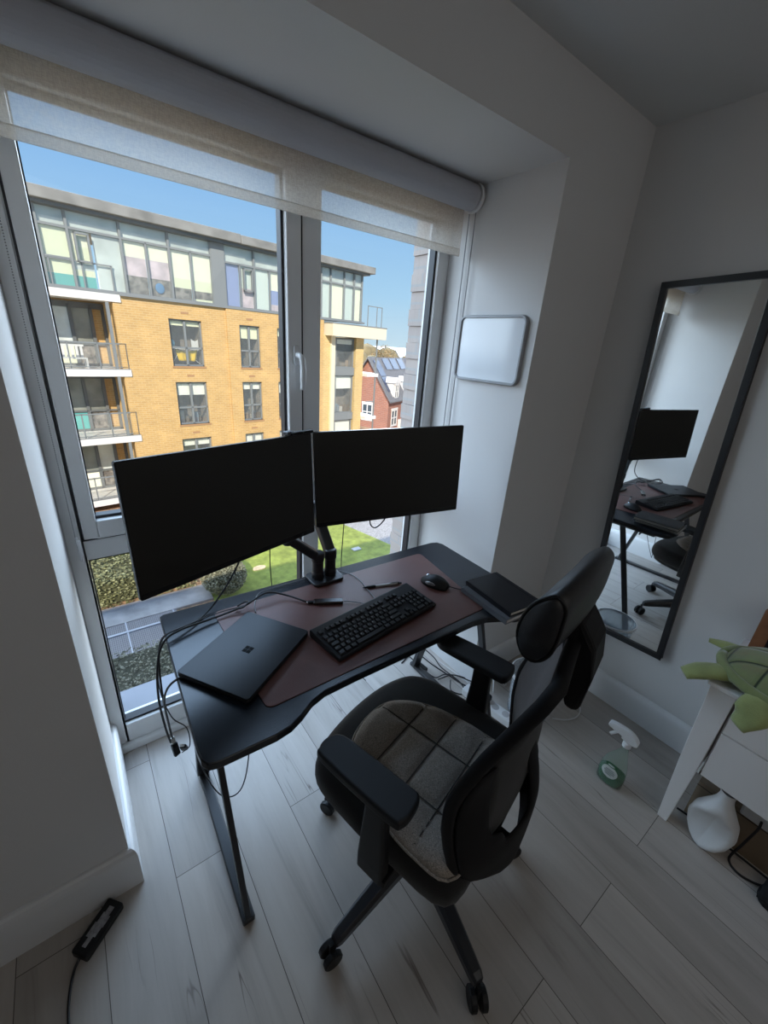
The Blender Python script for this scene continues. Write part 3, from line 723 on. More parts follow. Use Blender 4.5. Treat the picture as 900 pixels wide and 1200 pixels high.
for y, z, w, t in ((-.10,.385,.040,.014),(-.19,.362,.045,.016),(-.252,.350,.046,.020),(-.262,.40,.040,.014)):
    rings.append([(CXB+x,y+yy,z+zz) for x,yy,zz in ((-w,0,-t),(w,0,-t),(w,0,t),(-w,0,t))])
sp_.rings(rings); sp_.build('back_link', M['black'], ch, bevel=.004)
# headrest bracket (side profile) and the headrest pad
BP = [(-.276,1.150),(-.300,1.118),(-.311,1.100),(-.320,1.034),(-.314,.955),(-.302,.945),(-.285,.950),(-.262,1.040),(-.250,1.10),(-.252,1.14)]
hb_ = MB()
hb_.rings([[(CXB+.058*sx*(1 if 1.1 > z > .96 else .85), y, z) for y,z in BP] for sx in (-1,1)]); hb_.build('headrest_bracket', M['black_matte'], ch, bevel=.008, bseg=2)
hr = MB()
HP = [(-.208,1.133),(-.207,1.169),(-.219,1.206),(-.240,1.232),(-.257,1.240),(-.273,1.224),(-.274,1.193),(-.272,1.155),(-.265,1.124),(-.247,1.102),(-.224,1.104)]
HP = smooth_poly(HP, 3); hc = (sum(p[0] for p in HP)/len(HP), sum(p[1] for p in HP)/len(HP))
rings = []
for k in range(21):
    s_ = -1+2*k/20; q_ = max(0,(abs(s_)-.9)/.1); sc = 1-.14*q_**2
    rings.append([(-.006+.148*s_, hc[0]+(y-hc[0])*sc-.010*s_-.012*(1-s_*s_)+ (.004), hc[1]+(z-hc[1])*sc*(1+.06*(1-s_*s_))+.018*(1-s_*s_)) for y,z in HP])
hr.rings(rings); hr.build('headrest', M['pu'], ch, smooth=True)
MB().tube([(-.006-.148*.955, hc[0]+(y-hc[0])*1.0+.012, hc[1]+(z-hc[1])*1.0+.003) for y,z in HP+HP[:1]], .003, 6).build('headrest_seam', M['black'], ch, smooth=True)

# quilted seat pad lying on the seat
qp = thing('seat_cushion', 'grey quilted seat cushion lying on the black chair seat', 'cushion', (.662,.545,.500), CA)
OUT = [(-.225,-.19),(-.238,-.10),(-.228,-.02),(-.198,.08),(-.150,.165),(-.100,.208),(-.02,.226),(.06,.218),(.110,.178),(.152,.11),(.174,.01),(.178,-.10),(.165,-.19),(.05,-.215),(-.12,-.215)]
OUT = smooth_poly(OUT, 4); n_o = len(OUT); cxo, cyo = -.03, 0.0
SX, SY = (.04,-.12), (.105,.005,-.095)
def qh(x, y, e):
    h = .030
    d = min([abs(x-a) for a in SX]+[abs(y-b) for b in SY])
    h -= .011*math.exp(-(d/.009)**2)
    h += .006*(1-math.exp(-(d/.03)**2))
    return h*min(1,(e/.04+.25))**.5 if e < .03 else h
NR = 34
rings = []
for k in range(NR+1):
    t = 1-k/NR
    ring = []
    for (x,y) in OUT:
        px = cxo+(x-cxo)*t; py = cyo+(y-cyo)*t
        e = (1-t)*math.hypot(x-cxo,y-cyo)
        ring.append((px,py, .004 if k == 0 else qh(px,py,e)))
    rings.append(ring)
qm = MB().rings([[(x*.98,y*.98,.001) for x,y in OUT]]+rings, None, True, False)
qm.build('quilted_cover', M['quilt'], qp, smooth=True)
def chord(fn, lo, hi):
    pts = [fn(lo+(hi-lo)*k/40) for k in range(41)]
    ins = [p for p in pts if sum((OUT[i][1] > p[1]) != (OUT[i-1][1] > p[1]) and p[0] < (OUT[i-1][0]-OUT[i][0])*(p[1]-OUT[i][1])/(OUT[i-1][1]-OUT[i][1])+OUT[i][0] for i in range(n_o)) % 2]
    def ed(p): return min(math.hypot(p[0]-o[0],p[1]-o[1]) for o in OUT)
    return [(x,y,qh(x,y,ed((x,y)))+.0048) for x,y in ins if ed((x,y)) > .012]
for cx_ in SX: MB().tube(chord(lambda t: (cx_,t), -.21, .23), .0018, 6).build('seam', M['seam'], qp, smooth=True)
for cy_ in SY: MB().tube(chord(lambda t: (t,cy_), -.24, .18), .0018, 6).build('seam', M['seam'], qp, smooth=True)
pip = MB().tube([(x,y,.010) for x,y in OUT]+[(*OUT[0],.010)], .0035, 6); pip.build('piping', M['quilt'], qp, smooth=True)

# ================================================================== FLOOR THINGS BY THE CHAIR
# spray bottle
sb = thing('spray_bottle', 'clear spray bottle half full of green liquid standing on the floor', 'spray bottle', (1.525,.312,0), R_(4))
M['bottle'] = see_through('clear_bottle', (.86,.93,.89), .12, .08, diff=(.6,.75,.68))
M['green'] = mat('green_liquid', (.012,.13,.055), .15)
def loft(secs, n=28): return MB().rings([[(x0+rx*math.copysign(abs(math.cos(a))**.8,math.cos(a)), y0+ry*math.copysign(abs(math.sin(a))**.8,math.sin(a)), z) for a in [2*math.pi*i/n for i in range(n)]] for z,rx,ry,x0,y0 in secs])
loft([(0.001,.024,.042,0,0),(.006,.028,.048,0,0),(.05,.029,.050,0,0),(.09,.028,.047,0,0),(.125,.024,.038,0,-.002),(.155,.018,.026,0,-.006),(.18,.0145,.017,0,-.010),(.20,.013,.013,0,-.012),(.215,.013,.013,0,-.012)]).build('bottle', M['bottle'], sb, smooth=True)
loft([(0.003,.022,.040,0,0),(.008,.026,.046,0,0),(.045,.027,.048,0,0),(.0655,.0265,.047,0,0)]).build('liquid', M['green'], sb, smooth=True)
tr = MB().lathe([(.016,.212),(.016,.232),(.013,.236)], 18, Matrix.Translation((0,-.012,0)))
tr.build('collar', M['white_plastic'], sb)
tp = [(-.046,.250),(-.040,.238),(-.020,.236),(.010,.240),(.014,.252),(.060,.262),(.062,.280),(.020,.288),(-.012,.286),(-.034,.272)]
tp = smooth_poly(tp, 3)
hd = MB().rings([[(x*s_,y,.262+(z-.262)*s2) for y,z in tp] for x,s_,s2 in ((-.013,1,.7),(-.011,1,.93),(0,1,1),(.011,1,.93),(.013,1,.7))]); hd.build('spray_head', M['white_plastic'], sb, smooth=False, bevel=.002)
MB().bar((0,.030,.252),(0,.052,.222),.012,.008,(1,0,0)).build('trigger', M['white_plastic'], sb, bevel=.003)
def lab(ry, rz, off, zc, yc):
    return MB().grid(lambda u,v: (-(.0295+off)*math.cos(max(-1.4,min(1.4,(yc+ry*math.sqrt(max(0,1-(2*v-1)**2))*(2*u-1))/.062))), yc+ry*math.sqrt(max(0,1-(2*v-1)**2))*(2*u-1), zc+rz*(2*v-1)), 13, 17)
lab(.030,.030,.0012,.073,.004).build('label', mat('white_label',(.62,.66,.64),.5), sb)
lab(.022,.012,.0012,.110,.004).build('label', mat('green_label',(.02,.12,.05),.5), sb)
lab(.013,.005,.0018,.108,.004).build('label', mat('white_wordmark',(.55,.62,.58),.5), sb)
tx = MB()
for i, (yy, zz, ww) in enumerate(((.004,.084,.016),(.004,.076,.020),(.002,.068,.018),(.006,.060,.012))): tx.box((-.0318,yy-ww,zz-.0016),(-.0306,yy+ww,zz+.0016))
tx.build('label_print', mat('grey_print',(.22,.27,.27),.6), sb)

# plastic tub behind the chair
tb = thing('plastic_tub', 'clear plastic tub standing on the floor below the mirror', 'tub', (1.53,.72,0))
M['tub'] = see_through('clear_plastic', (.90,.94,.96), .30, .08, diff=(.75,.80,.86))
MB().lathe([(.0,.003),(.088,.003),(.090,.010),(.102,.225),(.108,.228),(.108,.234),(.098,.234),(.086,.014),(.0,.010)], 32, None, False, False).build('tub_wall', M['tub'], tb, smooth=False)
MB().lathe([(.109,.220),(.112,.222),(.112,.236),(.106,.237)], 32, None, False, False).build('tub_rim', M['white_plastic'], tb)
# power strip on the floor with two plugs
ps = thing('power_strip', 'white power strip with dark plugs lying on the floor behind the chair', 'power strip', (1.385,.825,0), R_(98))
MB().slab(rrect(-.15,-.028,.15,.028,.010), 0, .040, .006).build('casing', M['white_plastic'], ps)
for x in (.085,.03,-.025,-.08): MB().lathe([(.018,.0395),(.018,.0405)],18,Matrix.Translation((x,0,0))).build('socket', mat('socket_grey',(.45,.45,.46),.5), ps)
for i, x in enumerate((.085,.03)):
    pl = thing('plug', ('black mains plug nearest the desk' if i == 0 else 'second black mains plug, nearer the chair back')+' in the floor power strip', 'plug', tuple(Matrix.Translation((1.385,.825,.0405)) @ Matrix.Rotation(R_(98),4,'Z') @ Vector((x,0,0))), R_(98))
    MB().slab(rrect(-.022,-.024,.022,.024,.010), 0, .030, .008).build('body', M['black'], pl)
    MB().tube(spline([(0,.02,.016),(0,.034,.02),(.004,.05,.03)]), .004, 8).build('cord_boot', M['black'], pl)
cz = .004
cable('floor_cable', 'black cable winding over the floor from the desk foot to the strip', [(1.217,1.30,cz),(1.33,1.325,cz),(1.355,1.19,cz),(1.375,1.09,cz),(1.395,1.0,cz),(1.44,.93,cz)], .0035)
cable('floor_cable', 'black cable crossing the tangle behind the desk leg', [(1.286,1.331,cz),(1.288,1.25,cz),(1.294,1.125,.008),(1.354,1.104,.012),(1.42,1.05,.008),(1.46,.96,cz)], .003)
cable('floor_cable', 'black cable looping nearest the pillar skirting', [(1.40,1.34,cz),(1.40,1.24,cz),(1.372,1.15,.014),(1.384,1.02,.010),(1.35,.96,cz),(1.31,1.01,cz),(1.345,1.055,.018)], .003)
cable('floor_cable', 'black cable feeding the two plugs', [(1.30,1.10,.010),(1.38,1.07,.022),(1.43,.99,.02),(1.435,.93,.05),(1.41,.905,.065)], .003)
cable('floor_cable', 'thin white cable rising beside the desk leg', [(1.40,1.20,cz),(1.41,1.12,cz),(1.42,1.05,cz),(1.42,.98,cz)], .003, M['white_cable'])
cable('floor_cable', 'white cable arching over the power strip', [(1.44,.86,.05),(1.48,.90,.09),(1.515,.95,.05),(1.555,.975,.006),(1.59,.945,.006),(1.57,.88,.006)], .003, M['white_cable'])
cable('floor_cable', 'white cable curling along the skirting behind the tub', [(1.58,.88,.006),(1.645,.93,.006),(1.73,.90,.006),(1.80,.80,.006),(1.815,.65,.006),(1.783,.585,.006),(1.72,.56,.006),(1.655,.576,.006),(1.60,.62,.006)], .003, M['white_cable'])
ad_ = thing('adapter', 'small black inline adapter among the cables behind the desk', 'adapter', (1.285,1.22,0), R_(95))
MB().slab(rrect(-.04,-.014,.04,.014,.005), 0, .022, .005).build('casing', M['black'], ad_)

# laptop charger brick with its cable, bottom left
pa = thing('charger_brick', 'black charger brick with white label on the floor by the wall', 'charger', (-.187,.930,0), math.atan2(.949-.885,-.150+.226))
MB().slab(rrect(-.062,-.0255,.062,.0255,.006), 0, .026, .005).build('casing', M['black'], pa)
lb = MB().prism([(-.046,-.006),(-.022,-.006),(-.022,-.012),(.0,-.012),(.0,-.015),(.026,-.015),(.026,-.010),(.046,-.010),(.046,.006),(.030,.006),(.030,.010),(.006,.010),(.006,.014),(-.026,.014),(-.026,.006),(-.046,.006)], .0258, .0264)
lb.build('label', mat('printed_label',(.30,.30,.32),.6,var=.35,vscale=90), pa)
cable('charger_cable', 'black cable leading away from the charger brick', [(-.233,.890,.012),(-.248,.870,.006),(-.258,.83,.005),(-.262,.78,.005),(-.258,.72,.005),(-.25,.62,.005),(-.24,.50,.005)], .0035)

# ================================================================== SIDE TABLE
tbx = thing('chest_of_drawers', 'white two-drawer side table with tapered legs against the wall', 'side table', (1.55,.155,0))
def tl(x,y,z): return (x-1.55,y-.155,z)
M['cab'] = mat('white_cabinet', (.86,.855,.85), .45)
MB().box(tl(1.535,-.62,.640),tl(1.935,.165,.655)).build('table_top', M['cab'], tbx, bevel=.003)
def leg(x0,x1,ya,yb,fa,fb):
    pa_, pb_ = (fa+ya*1.6)/2.6, (fb+yb*1.6)/2.6
    # tapered: full at the top, narrower at the foot
    v = []
    for z,(a,b),(p,q) in ((0,(fa,fb),(x0,x0+.035)),(.30,(pa_,pb_),(x0,x1)),(.640,(ya,yb),(x0,x1))):
        v.append([tl(p,a,z),tl(q,a,z),tl(q,b,z),tl(p,b,z)])
    return MB().rings(v)
leg(1.55,1.595,.086,.157,.104,.136).build('leg', M['cab'], tbx, bevel=.002)
leg(1.89,1.93,.086,.157,.104,.136).build('leg', M['cab'], tbx, bevel=.002)
leg(1.55,1.595,-.60,-.53,-.58,-.548).build('leg', M['cab'], tbx, bevel=.002)
leg(1.89,1.93,-.60,-.53,-.58,-.548).build('leg', M['cab'], tbx, bevel=.002)
MB().box(tl(1.572,-.53,.290),tl(1.93,.086,.640)).box(tl(1.60,.09,.30),tl(1.89,.15,.64)).build('carcass', M['cab'], tbx)
MB().box(tl(1.555,-.526,.488),tl(1.571,.081,.636)).build('drawer', M['cab'], tbx, bevel=.0015)
MB().box(tl(1.555,-.526,.285),tl(1.571,.081,.483)).build('drawer', M['cab'], tbx, bevel=.0015)

# plush turtle
tu = thing('plush_turtle', 'green plush sea turtle lying on the white side table', 'plush toy', (1.665,-.01,.655), R_(90))
# local +x = world +y (rear flippers end), local +y = world -x (toward the room)
def shell_mat():
    m = mat('green_plush_shell', (.20,.30,.085), .9, sheen=.5); n, l, b = nodes(m); tc = n['Texture Coordinate']
    mp = n.new('ShaderNodeMapping'); mp.inputs['Scale'].default_value = (1,1,.25); l.new(tc.outputs['Object'], mp.inputs[0])
    v = n.new('ShaderNodeTexVoronoi'); v.feature = 'DISTANCE_TO_EDGE'; v.inputs['Scale'].default_value = 10; v.inputs['Randomness'].default_value = .35
    l.new(mp.outputs[0], v.inputs['Vector'])
    r = n.new('ShaderNodeValToRGB'); r.color_ramp.elements[0].position = .015; r.color_ramp.elements[0].color = (.02,.035,.012,1); r.color_ramp.elements[1].position = .05; r.color_ramp.elements[1].color = (.24,.27,.12,1)
    l.new(v.outputs['Distance'], r.inputs['Fac'])
    nz = n.new('ShaderNodeTexNoise'); nz.inputs['Scale'].default_value = 30
    mx = n.new('ShaderNodeMixRGB'); mx.blend_type = 'MULTIPLY'; mx.inputs[0].default_value = .35; l.new(tc.outputs['Object'], nz.inputs['Vector'])
    l.new(r.outputs['Color'], mx.inputs[1]); l.new(nz.outputs['Color'], mx.inputs[2]); l.new(mx.outputs[0], b.inputs['Base Color'])
    bp = n.new('ShaderNodeBump'); bp.inputs['Strength'].default_value = .6; bp.inputs['Distance'].default_value = .006
    rr = n.new('ShaderNodeValToRGB'); rr.color_ramp.elements[1].position = .12; l.new(v.outputs['Distance'], rr.inputs['Fac']); l.new(rr.outputs['Color'], bp.inputs['Height']); l.new(bp.outputs[0], b.inputs['Normal'])
    return m
M['plush'] = mat('green_plush', (.29,.33,.12), .95, var=.18, vscale=14, bump=.2, bscale=250, sheen=.5)
M['plush_rim'] = mat('green_plush_rim', (.21,.25,.10), .95, var=.12, vscale=14, bump=.2, bscale=250, sheen=.4)
AX, AY = .190, .158
def dome(u, v):
    a = 2*math.pi*u; t = math.sin(math.pi/2*v)
    rad = math.cos(math.pi/2*v)
    sh_ = 1-.12*max(0,-math.cos(a))
    return (AX*.93*rad*math.cos(a), AY*.93*rad*math.sin(a)*sh_, .040+.085*t)
MB().ell((0,0,.032),(AX*.9,AY*.88,.032),None,28,10).build('body', M['plush'], tu, smooth=True)
MB().grid(dome, 36, 12, None, True).build('shell', shell_mat(), tu, smooth=True)
rim = [(AX*.96*math.cos(2*math.pi*k/36), AY*.96*math.sin(2*math.pi*k/36)*(1-.12*max(0,-math.cos(2*math.pi*k/36))), .042) for k in range(37)]
MB().tube(rim, .017, 10).build('shell_rim', M['plush_rim'], tu, smooth=True)
def flipper(pts, ws, hs):
    """ellipse sections along a bent path"""
    P = spline(pts, 5); n = len(P); rings = []
    for i, p in enumerate(P):
        t = (P[min(i+1,n-1)]-P[max(i-1,0)]).normalized(); a = Vector((-t.y,t.x,0)).normalized(); b = t.cross(a)
        f = i/(n-1); w = float(np.interp(f,[k/(len(ws)-1) for k in range(len(ws))],ws)); h = float(np.interp(f,[k/(len(hs)-1) for k in range(len(hs))],hs))
        rings.append([tuple(p+a*w*math.cos(2*math.pi*k/14)+b*h*math.sin(2*math.pi*k/14)) for k in range(14)])
    return MB().rings(rings)
flipper([(.11,.07,.034),(.165,.10,.028),(.205,.125,.014),(.238,.152,-.008)],[.028,.037,.038,.027],[.02,.021,.019,.012]).build('flipper', M['plush'], tu, smooth=True)
flipper([(.08,-.07,.036),(.14,-.09,.032),(.195,-.095,.026),(.245,-.085,.022)],[.022,.028,.026,.015],[.018,.018,.014,.005]).build('flipper', M['plush'], tu, smooth=True)
flipper([(.02,.10,.035),(.045,.155,.028),(.05,.195,.0),(.065,.212,-.04)],[.03,.042,.046,.030],[.02,.022,.022,.014]).build('flipper', M['plush'], tu, smooth=True)
flipper([(-.08,-.10,.04),(-.10,-.16,.035),(-.07,-.22,.03),(-.02,-.25,.025)],[.03,.04,.036,.01],[.02,.02,.016,.006]).build('flipper', M['plush'], tu, smooth=True)
MB().ell((-.215,0,.055),(.062,.046,.042),None,20,12).build('head', M['plush'], tu, smooth=True)
MB().add([(.175,-.01,.035),(.20,-.006,.03),(.20,-.018,.028),(.178,-.02,.034)],[(0,1,2,3)]).build('tag', mat('teal_tag',(.02,.16,.2),.7), tu, solid=.0015)
for sy in (-1,1): MB().ell((-.245,.034*sy,.066),(.007,.005,.007),None,10,8).build('eye', M['logo'], tu, smooth=True)

# brown wooden box on the side table
bx = thing('wooden_box', 'brown wooden box with dark front behind the plush turtle', 'box', (1.878,.055,.655), R_(-6))
Mw = mat('brown_wood', (.24,.10,.045), .5, var=.25, vscale=20)
MB().box((-.055,-.08,0),(.055,.08,.185)).build('box_body', Mw, bx, bevel=.003)
MB().box((-.050,-.075,.185),(.050,.075,.188)).build('lid', mat('grey_lid',(.22,.22,.24),.5), bx)
MB().box((-.058,-.078,.01),(-.0545,.040,.150)).build('front_panel', M['black'], bx)

# white sculptural vase on the floor
va = thing('vase', 'white sculptural pinched vase on the floor under the side table', 'vase', (1.583,-.002,0), R_(0))
vs = MB(); rings = []
for k in range(26):
    t = k/25; z = .001+.272*t
    r = float(np.interp(t,[0,.05,.2,.38,.55,.7,.82,.92,1],[.026,.036,.052,.060,.054,.040,.027,.022,.024])); ring = []
    f = min(1,max(0,(.86-t)/.30))*min(1,max(0,(t+.02)/.10))
    ac = R_(172)+.9*(t-.35)
    for i in range(72):
        a = 2*math.pi*i/72
        d = (a-ac+math.pi) % (2*math.pi)-math.pi
        p = r*(1+.22*f*math.sin(d)**2)
        if abs(d) < 1.45: p = min(p, (p*(1-f)+f*(.016+.10*abs(t-.36)**1.5))/max(.12,math.cos(d)) + .004*f*abs(d))
        ring.append((p*math.cos(a), p*math.sin(a), z))
    rings.append(ring)
vs.rings(rings, None, True, False); vs.build('vase_body', mat('matte_white_ceramic',(.70,.71,.71),.5), va, smooth=True)
# cardboard box under the table and power block on it
cbx = thing('cardboard_box', 'brown cardboard box standing under the white side table', 'box', (1.79,-.16,0))
Mc = mat('cardboard', (.25,.185,.125), .85, var=.1, vscale=12)
MB().box((-.135,-.24,.0),(.125,.24,.175)).build('box_wall', Mc, cbx, bevel=.002)
MB().box((-.136,-.241,.155),(-.134,.241,.158)).build('flap_seam', mat('dark_seam',(.06,.045,.03),.9), cbx)
pb = thing('power_block', 'white power strip lying on the cardboard box under the table', 'power strip', (1.665,-.155,.1755), R_(0))
MB().slab(rrect(-.030,-.11,.030,.11,.008), 0, .05, .005).build('casing', M['white_plastic'], pb)
sl = MB()
for y,zz in ((-.075,.028),(-.05,.026)): sl.box((-.0312,y-.008,zz-.003),(-.0298,y+.008,zz+.003))
sl.build('socket_slot', M['black'], pb)
cable('floor_cable', 'black cable dangling from the white strip under the table', [(1.634,-.10,.200),(1.620,-.10,.205),(1.612,-.10,.18),(1.62,-.09,.08),(1.60,-.08,.006),(1.57,-.11,.006),(1.585,-.16,.006),(1.63,-.21,.006)], .004)
cable('floor_cable', 'black cable running along the floor past the vase under the table', [(1.640,.10,.006),(1.644,.05,.006),(1.640,-.10,.006),(1.638,-.25,.006),(1.645,-.385,.006)], .004)
bg = thing('cloth_bag', 'black crumpled bag on the floor at the far end under the table', 'bag', (1.66,-.52,0))
def bagf(u,v):
    a = 2*math.pi*u; b = math.pi/2*v; r = 1+.12*math.sin(3*a+4*v)+.06*math.sin(7*a)
    return (.085*r*math.cos(a)*math.cos(b)**.6, .12*r*math.sin(a)*math.cos(b)**.6, .002+.16*math.sin(b)*(1+.1*math.sin(2*a)))
MB().grid(bagf, 28, 10, None, True).build('bag_body', mat('black_cloth',(.012,.012,.014),.95,bump=.4,bscale=90), bg, smooth=True)
sl = thing('slipper', 'black fluffy slipper on the floor beyond the vase', 'slipper', (1.565,-.292,0), R_(85))
so_ = smooth_poly([(-.115,-.035),(-.10,.035),(0,.042),(.10,.048),(.125,0),(.10,-.045),(0,-.036)],4)
MB().slab(so_, .0, .018, .005).build('sole', M['black'], sl)
MB().grid(lambda u,v: (.02+.10*v, (.040+.006*v)*math.cos(math.pi*u), .018+.045*math.sin(math.pi*u)*(1-.5*v*v)), 13, 9).build('upper', mat('black_fluff',(.015,.016,.017),1,bump=1,bscale=160), sl, smooth=True, solid=.006)

# ================================================================== OUTSIDE
GZ = -7.0
M['grass'] = mat('lawn_grass', (.25,.29,.055), .95, var=.3, vscale=3.5, bump=.5, bscale=60)
M['soil'] = mat('bark_soil', (.34,.21,.12), .95, var=.5, vscale=9)
M['paving'] = mat('grey_paving', (.40,.37,.34), .85, var=.25, vscale=1.6)
M['gravel'] = mat('grey_gravel', (.34,.32,.31), .95, var=.6, vscale=25)
def grate_mat():
    m = mat('grey_grating', (.17,.17,.175), .7); n, l, b = nodes(m); tc = n['Texture Coordinate']
    br = n.new('ShaderNodeTexBrick'); br.offset = 0; br.inputs['Scale'].default_value = 1; br.inputs['Brick Width'].default_value = .05; br.inputs['Row Height'].default_value = .10; br.inputs['Mortar Size'].default_value = .012
    br.inputs['Color1'].default_value = (.16,.145,.14,1); br.inputs['Color2'].default_value = (.18,.165,.16,1); br.inputs['Mortar'].default_value = (.30,.28,.27,1)
    l.new(tc.outputs['Object'], br.inputs['Vector']); l.new(br.outputs['Color'], b.inputs['Base Color']); return m
M['grate'] = grate_mat()
structure(MB().box((-60,1.8,GZ-.4),(90,75,GZ-.02)).build('ground', M['soil']))
structure(MB().box((-60,75,GZ-.5),(160,420,GZ-.3)).build('landscape', mat('far_fields',(.20,.24,.13),.95,var=.4,vscale=.05)))
structure(MB().box((-3000,420,GZ-30),(6000,9000,GZ-8)).build('sea', mat('sea_water',(.16,.34,.46),.35)))
structure(MB().prism([(2.9,9.0),(12.5,9.0),(11.1,12.7),(10.2,16.4),(10.2,21.2),(2.9,21.2)], GZ-.02, GZ+.02).build('lawn', M['grass']))
structure(MB().prism([(12.5,9.0),(22,9.0),(22,21.5),(10.2,21.5),(10.2,16.4),(11.1,12.7)], GZ-.02, GZ+.015).build('path_gravel', M['gravel']))
structure(MB().box((-8,12.98,GZ-.02),(2.9,14.05,GZ+.05)).build('path_paving', M['paving']))
gr = thing('ground_grating', 'grey metal ventilation grating between the hedge and the paving', 'grating', (-2.5,11.85,GZ))
MB().box((-6,-1.15,-.02),(4.2,1.12,.03)).build('grating', M['grate'], gr)
bar = MB()
for x in (-5.2,-3.3,-1.4,.5,2.75,4.1): bar.box((x-.02,-1.15,.03),(x+.02,1.12,.06))
bar.box((-6,.55,.03),(4.2,.63,.07)); bar.build('grating_frame', mat('pale_steel',(.55,.55,.56),.5), gr)
dr = thing('drain_cover', 'small pale drain cover in the lawn', 'drain cover', (9.3,13.7,GZ))
MB().box((-.2,-.14,0),(.2,.14,.06)).build('cover', mat('pale_concrete',(.6,.58,.55),.8), dr, bevel=.02)
st_ = thing('stepping_stone', 'flat sandy stone set in the sunny lawn', 'stone', (5.0,14.2,GZ))
MB().slab(smooth_poly([(-.25,-.1),(-.18,.12),(.1,.15),(.27,.02),(.12,-.14)],4), 0, .06, .02).build('stone', mat('sandstone',(.6,.47,.3),.9,var=.2), st_)

def foliage(name, label, cat, boxes, nleaf, size, cols, group=None, ellipsoid=False, seed=1):
    rnd = random.Random(seed); lo, hi = boxes
    c = ((lo[0]+hi[0])/2,(lo[1]+hi[1])/2,lo[2]); h = [(hi[i]-lo[i])/2 for i in range(3)]
    o = thing(name, label, cat, c, 0, group)
    mats = [mat(name+'_leaf_%d'%i, col, .6, var=.2, vscale=3) for i,col in enumerate(cols)]
    core = MB()
    if ellipsoid: core.ell((0,0,h[2]),(h[0]*.86,h[1]*.86,h[2]*.86),None,16,10)
    else: core.slab(rrect(-h[0]*.96,-h[1]*.92,h[0]*.96,h[1]*.92,min(h[0],h[1])*.3), 0, 2*h[2]*.93, min(h[1],h[2])*.3)
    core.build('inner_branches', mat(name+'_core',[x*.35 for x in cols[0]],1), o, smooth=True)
    m = MB()
    for k in range(nleaf):
        if ellipsoid:
            z = rnd.uniform(-.8,1); a = rnd.uniform(0,2*math.pi); r = math.sqrt(1-z*z); s_ = rnd.uniform(.86,1.04)
            p = Vector((h[0]*r*math.cos(a)*s_, h[1]*r*math.sin(a)*s_, h[2]+h[2]*z*s_))
        else:
            fct = rnd.random(); j = lambda: rnd.uniform(-.05,.04)
            if fct < .55: p = Vector((rnd.uniform(-h[0],h[0]), rnd.uniform(-h[1],h[1]), 2*h[2]+j()*1.5-.02))
            elif fct < .9: p = Vector((rnd.uniform(-h[0],h[0]), -h[1]+j(), rnd.uniform(0,2*h[2])))
            else: p = Vector((h[0]+j(), rnd.uniform(-h[1],h[1]), rnd.uniform(0,2*h[2])))
        s_ = size*rnd.uniform(.6,1.3)
        q = Matrix.Rotation(rnd.uniform(0,6.28),3,'Z') @ Matrix.Rotation(rnd.uniform(-1.1,1.1),3,'X')
        m.k = rnd.randrange(len(cols))
        m.add([tuple(p+q@Vector(v)*s_) for v in ((-.5,0,0),(0,-.3,.05),(.5,0,0),(0,.3,.05))],[(0,1,2,3)])
    m.build('foliage', mats, o)
    return o
HC = [(.19,.19,.08),(.25,.25,.12),(.12,.12,.05)]
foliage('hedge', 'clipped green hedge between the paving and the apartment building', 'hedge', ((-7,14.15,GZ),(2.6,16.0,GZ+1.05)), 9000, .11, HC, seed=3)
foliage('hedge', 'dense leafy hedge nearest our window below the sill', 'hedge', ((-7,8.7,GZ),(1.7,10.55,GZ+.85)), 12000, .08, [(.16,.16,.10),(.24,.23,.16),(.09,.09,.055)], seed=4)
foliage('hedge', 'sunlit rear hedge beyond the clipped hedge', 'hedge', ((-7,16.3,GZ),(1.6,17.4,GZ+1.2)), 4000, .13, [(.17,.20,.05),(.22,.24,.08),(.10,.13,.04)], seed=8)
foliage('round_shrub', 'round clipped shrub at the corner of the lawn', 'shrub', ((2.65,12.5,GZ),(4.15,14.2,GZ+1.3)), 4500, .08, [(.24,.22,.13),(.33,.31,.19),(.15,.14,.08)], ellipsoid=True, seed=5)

# ------------------------------------------------------------------ apartment building opposite
BA = R_(7.398); D = 22.85
ab = thing('apartment_building', 'yellow brick apartment block with glazed top floor across the lawn', 'building', (-math.sin(BA)*D, math.cos(BA)*D, 0), BA)
M['ybrick'] = brick_mat('yellow_brick', (.74,.46,.175), (.64,.39,.15), (.74,.53,.27), 1, .30, .10, ms=.014)
M['ybrick2'] = brick_mat('yellow_brick_b', (.78,.54,.22), (.70,.47,.19), (.76,.60,.33), 1, .30, .10, ms=.014)
M['ledge'] = mat('stone_ledge',(.42,.24,.12),.8)
M['dgrey'] = mat('dark_grey_metal', (.13,.14,.145), .5)
M['mgrey'] = mat('mid_grey_metal', (.22,.235,.24), .5)
M['fascia'] = mat('roof_fascia', (.24,.235,.22), .7, var=.25, vscale=1.2)
M['cream'] = mat('cream_render', (.74,.66,.50), .8)
M['slabw'] = mat('white_slab', (.72,.70,.68), .7)
M['room'] = mat('dim_interior', (.20,.17,.145), .9, var=.5, vscale=1.5)
M['shade'] = mat('pale_window_blind', (.9,.88,.62), .8)
M['shade2'] = mat('white_window_blind', (.92,.9,.82), .8)
M['bglass'] = see_through('far_glass', (.97,.98,.97), .05, .03, diff=(.8,.82,.82))
M['pglass'] = mat('pale_painted_reflection', (.62,.66,.63), .25, spec=.8, var=.25, vscale=.9)  # sky reflection painted in as a pale mottled base colour
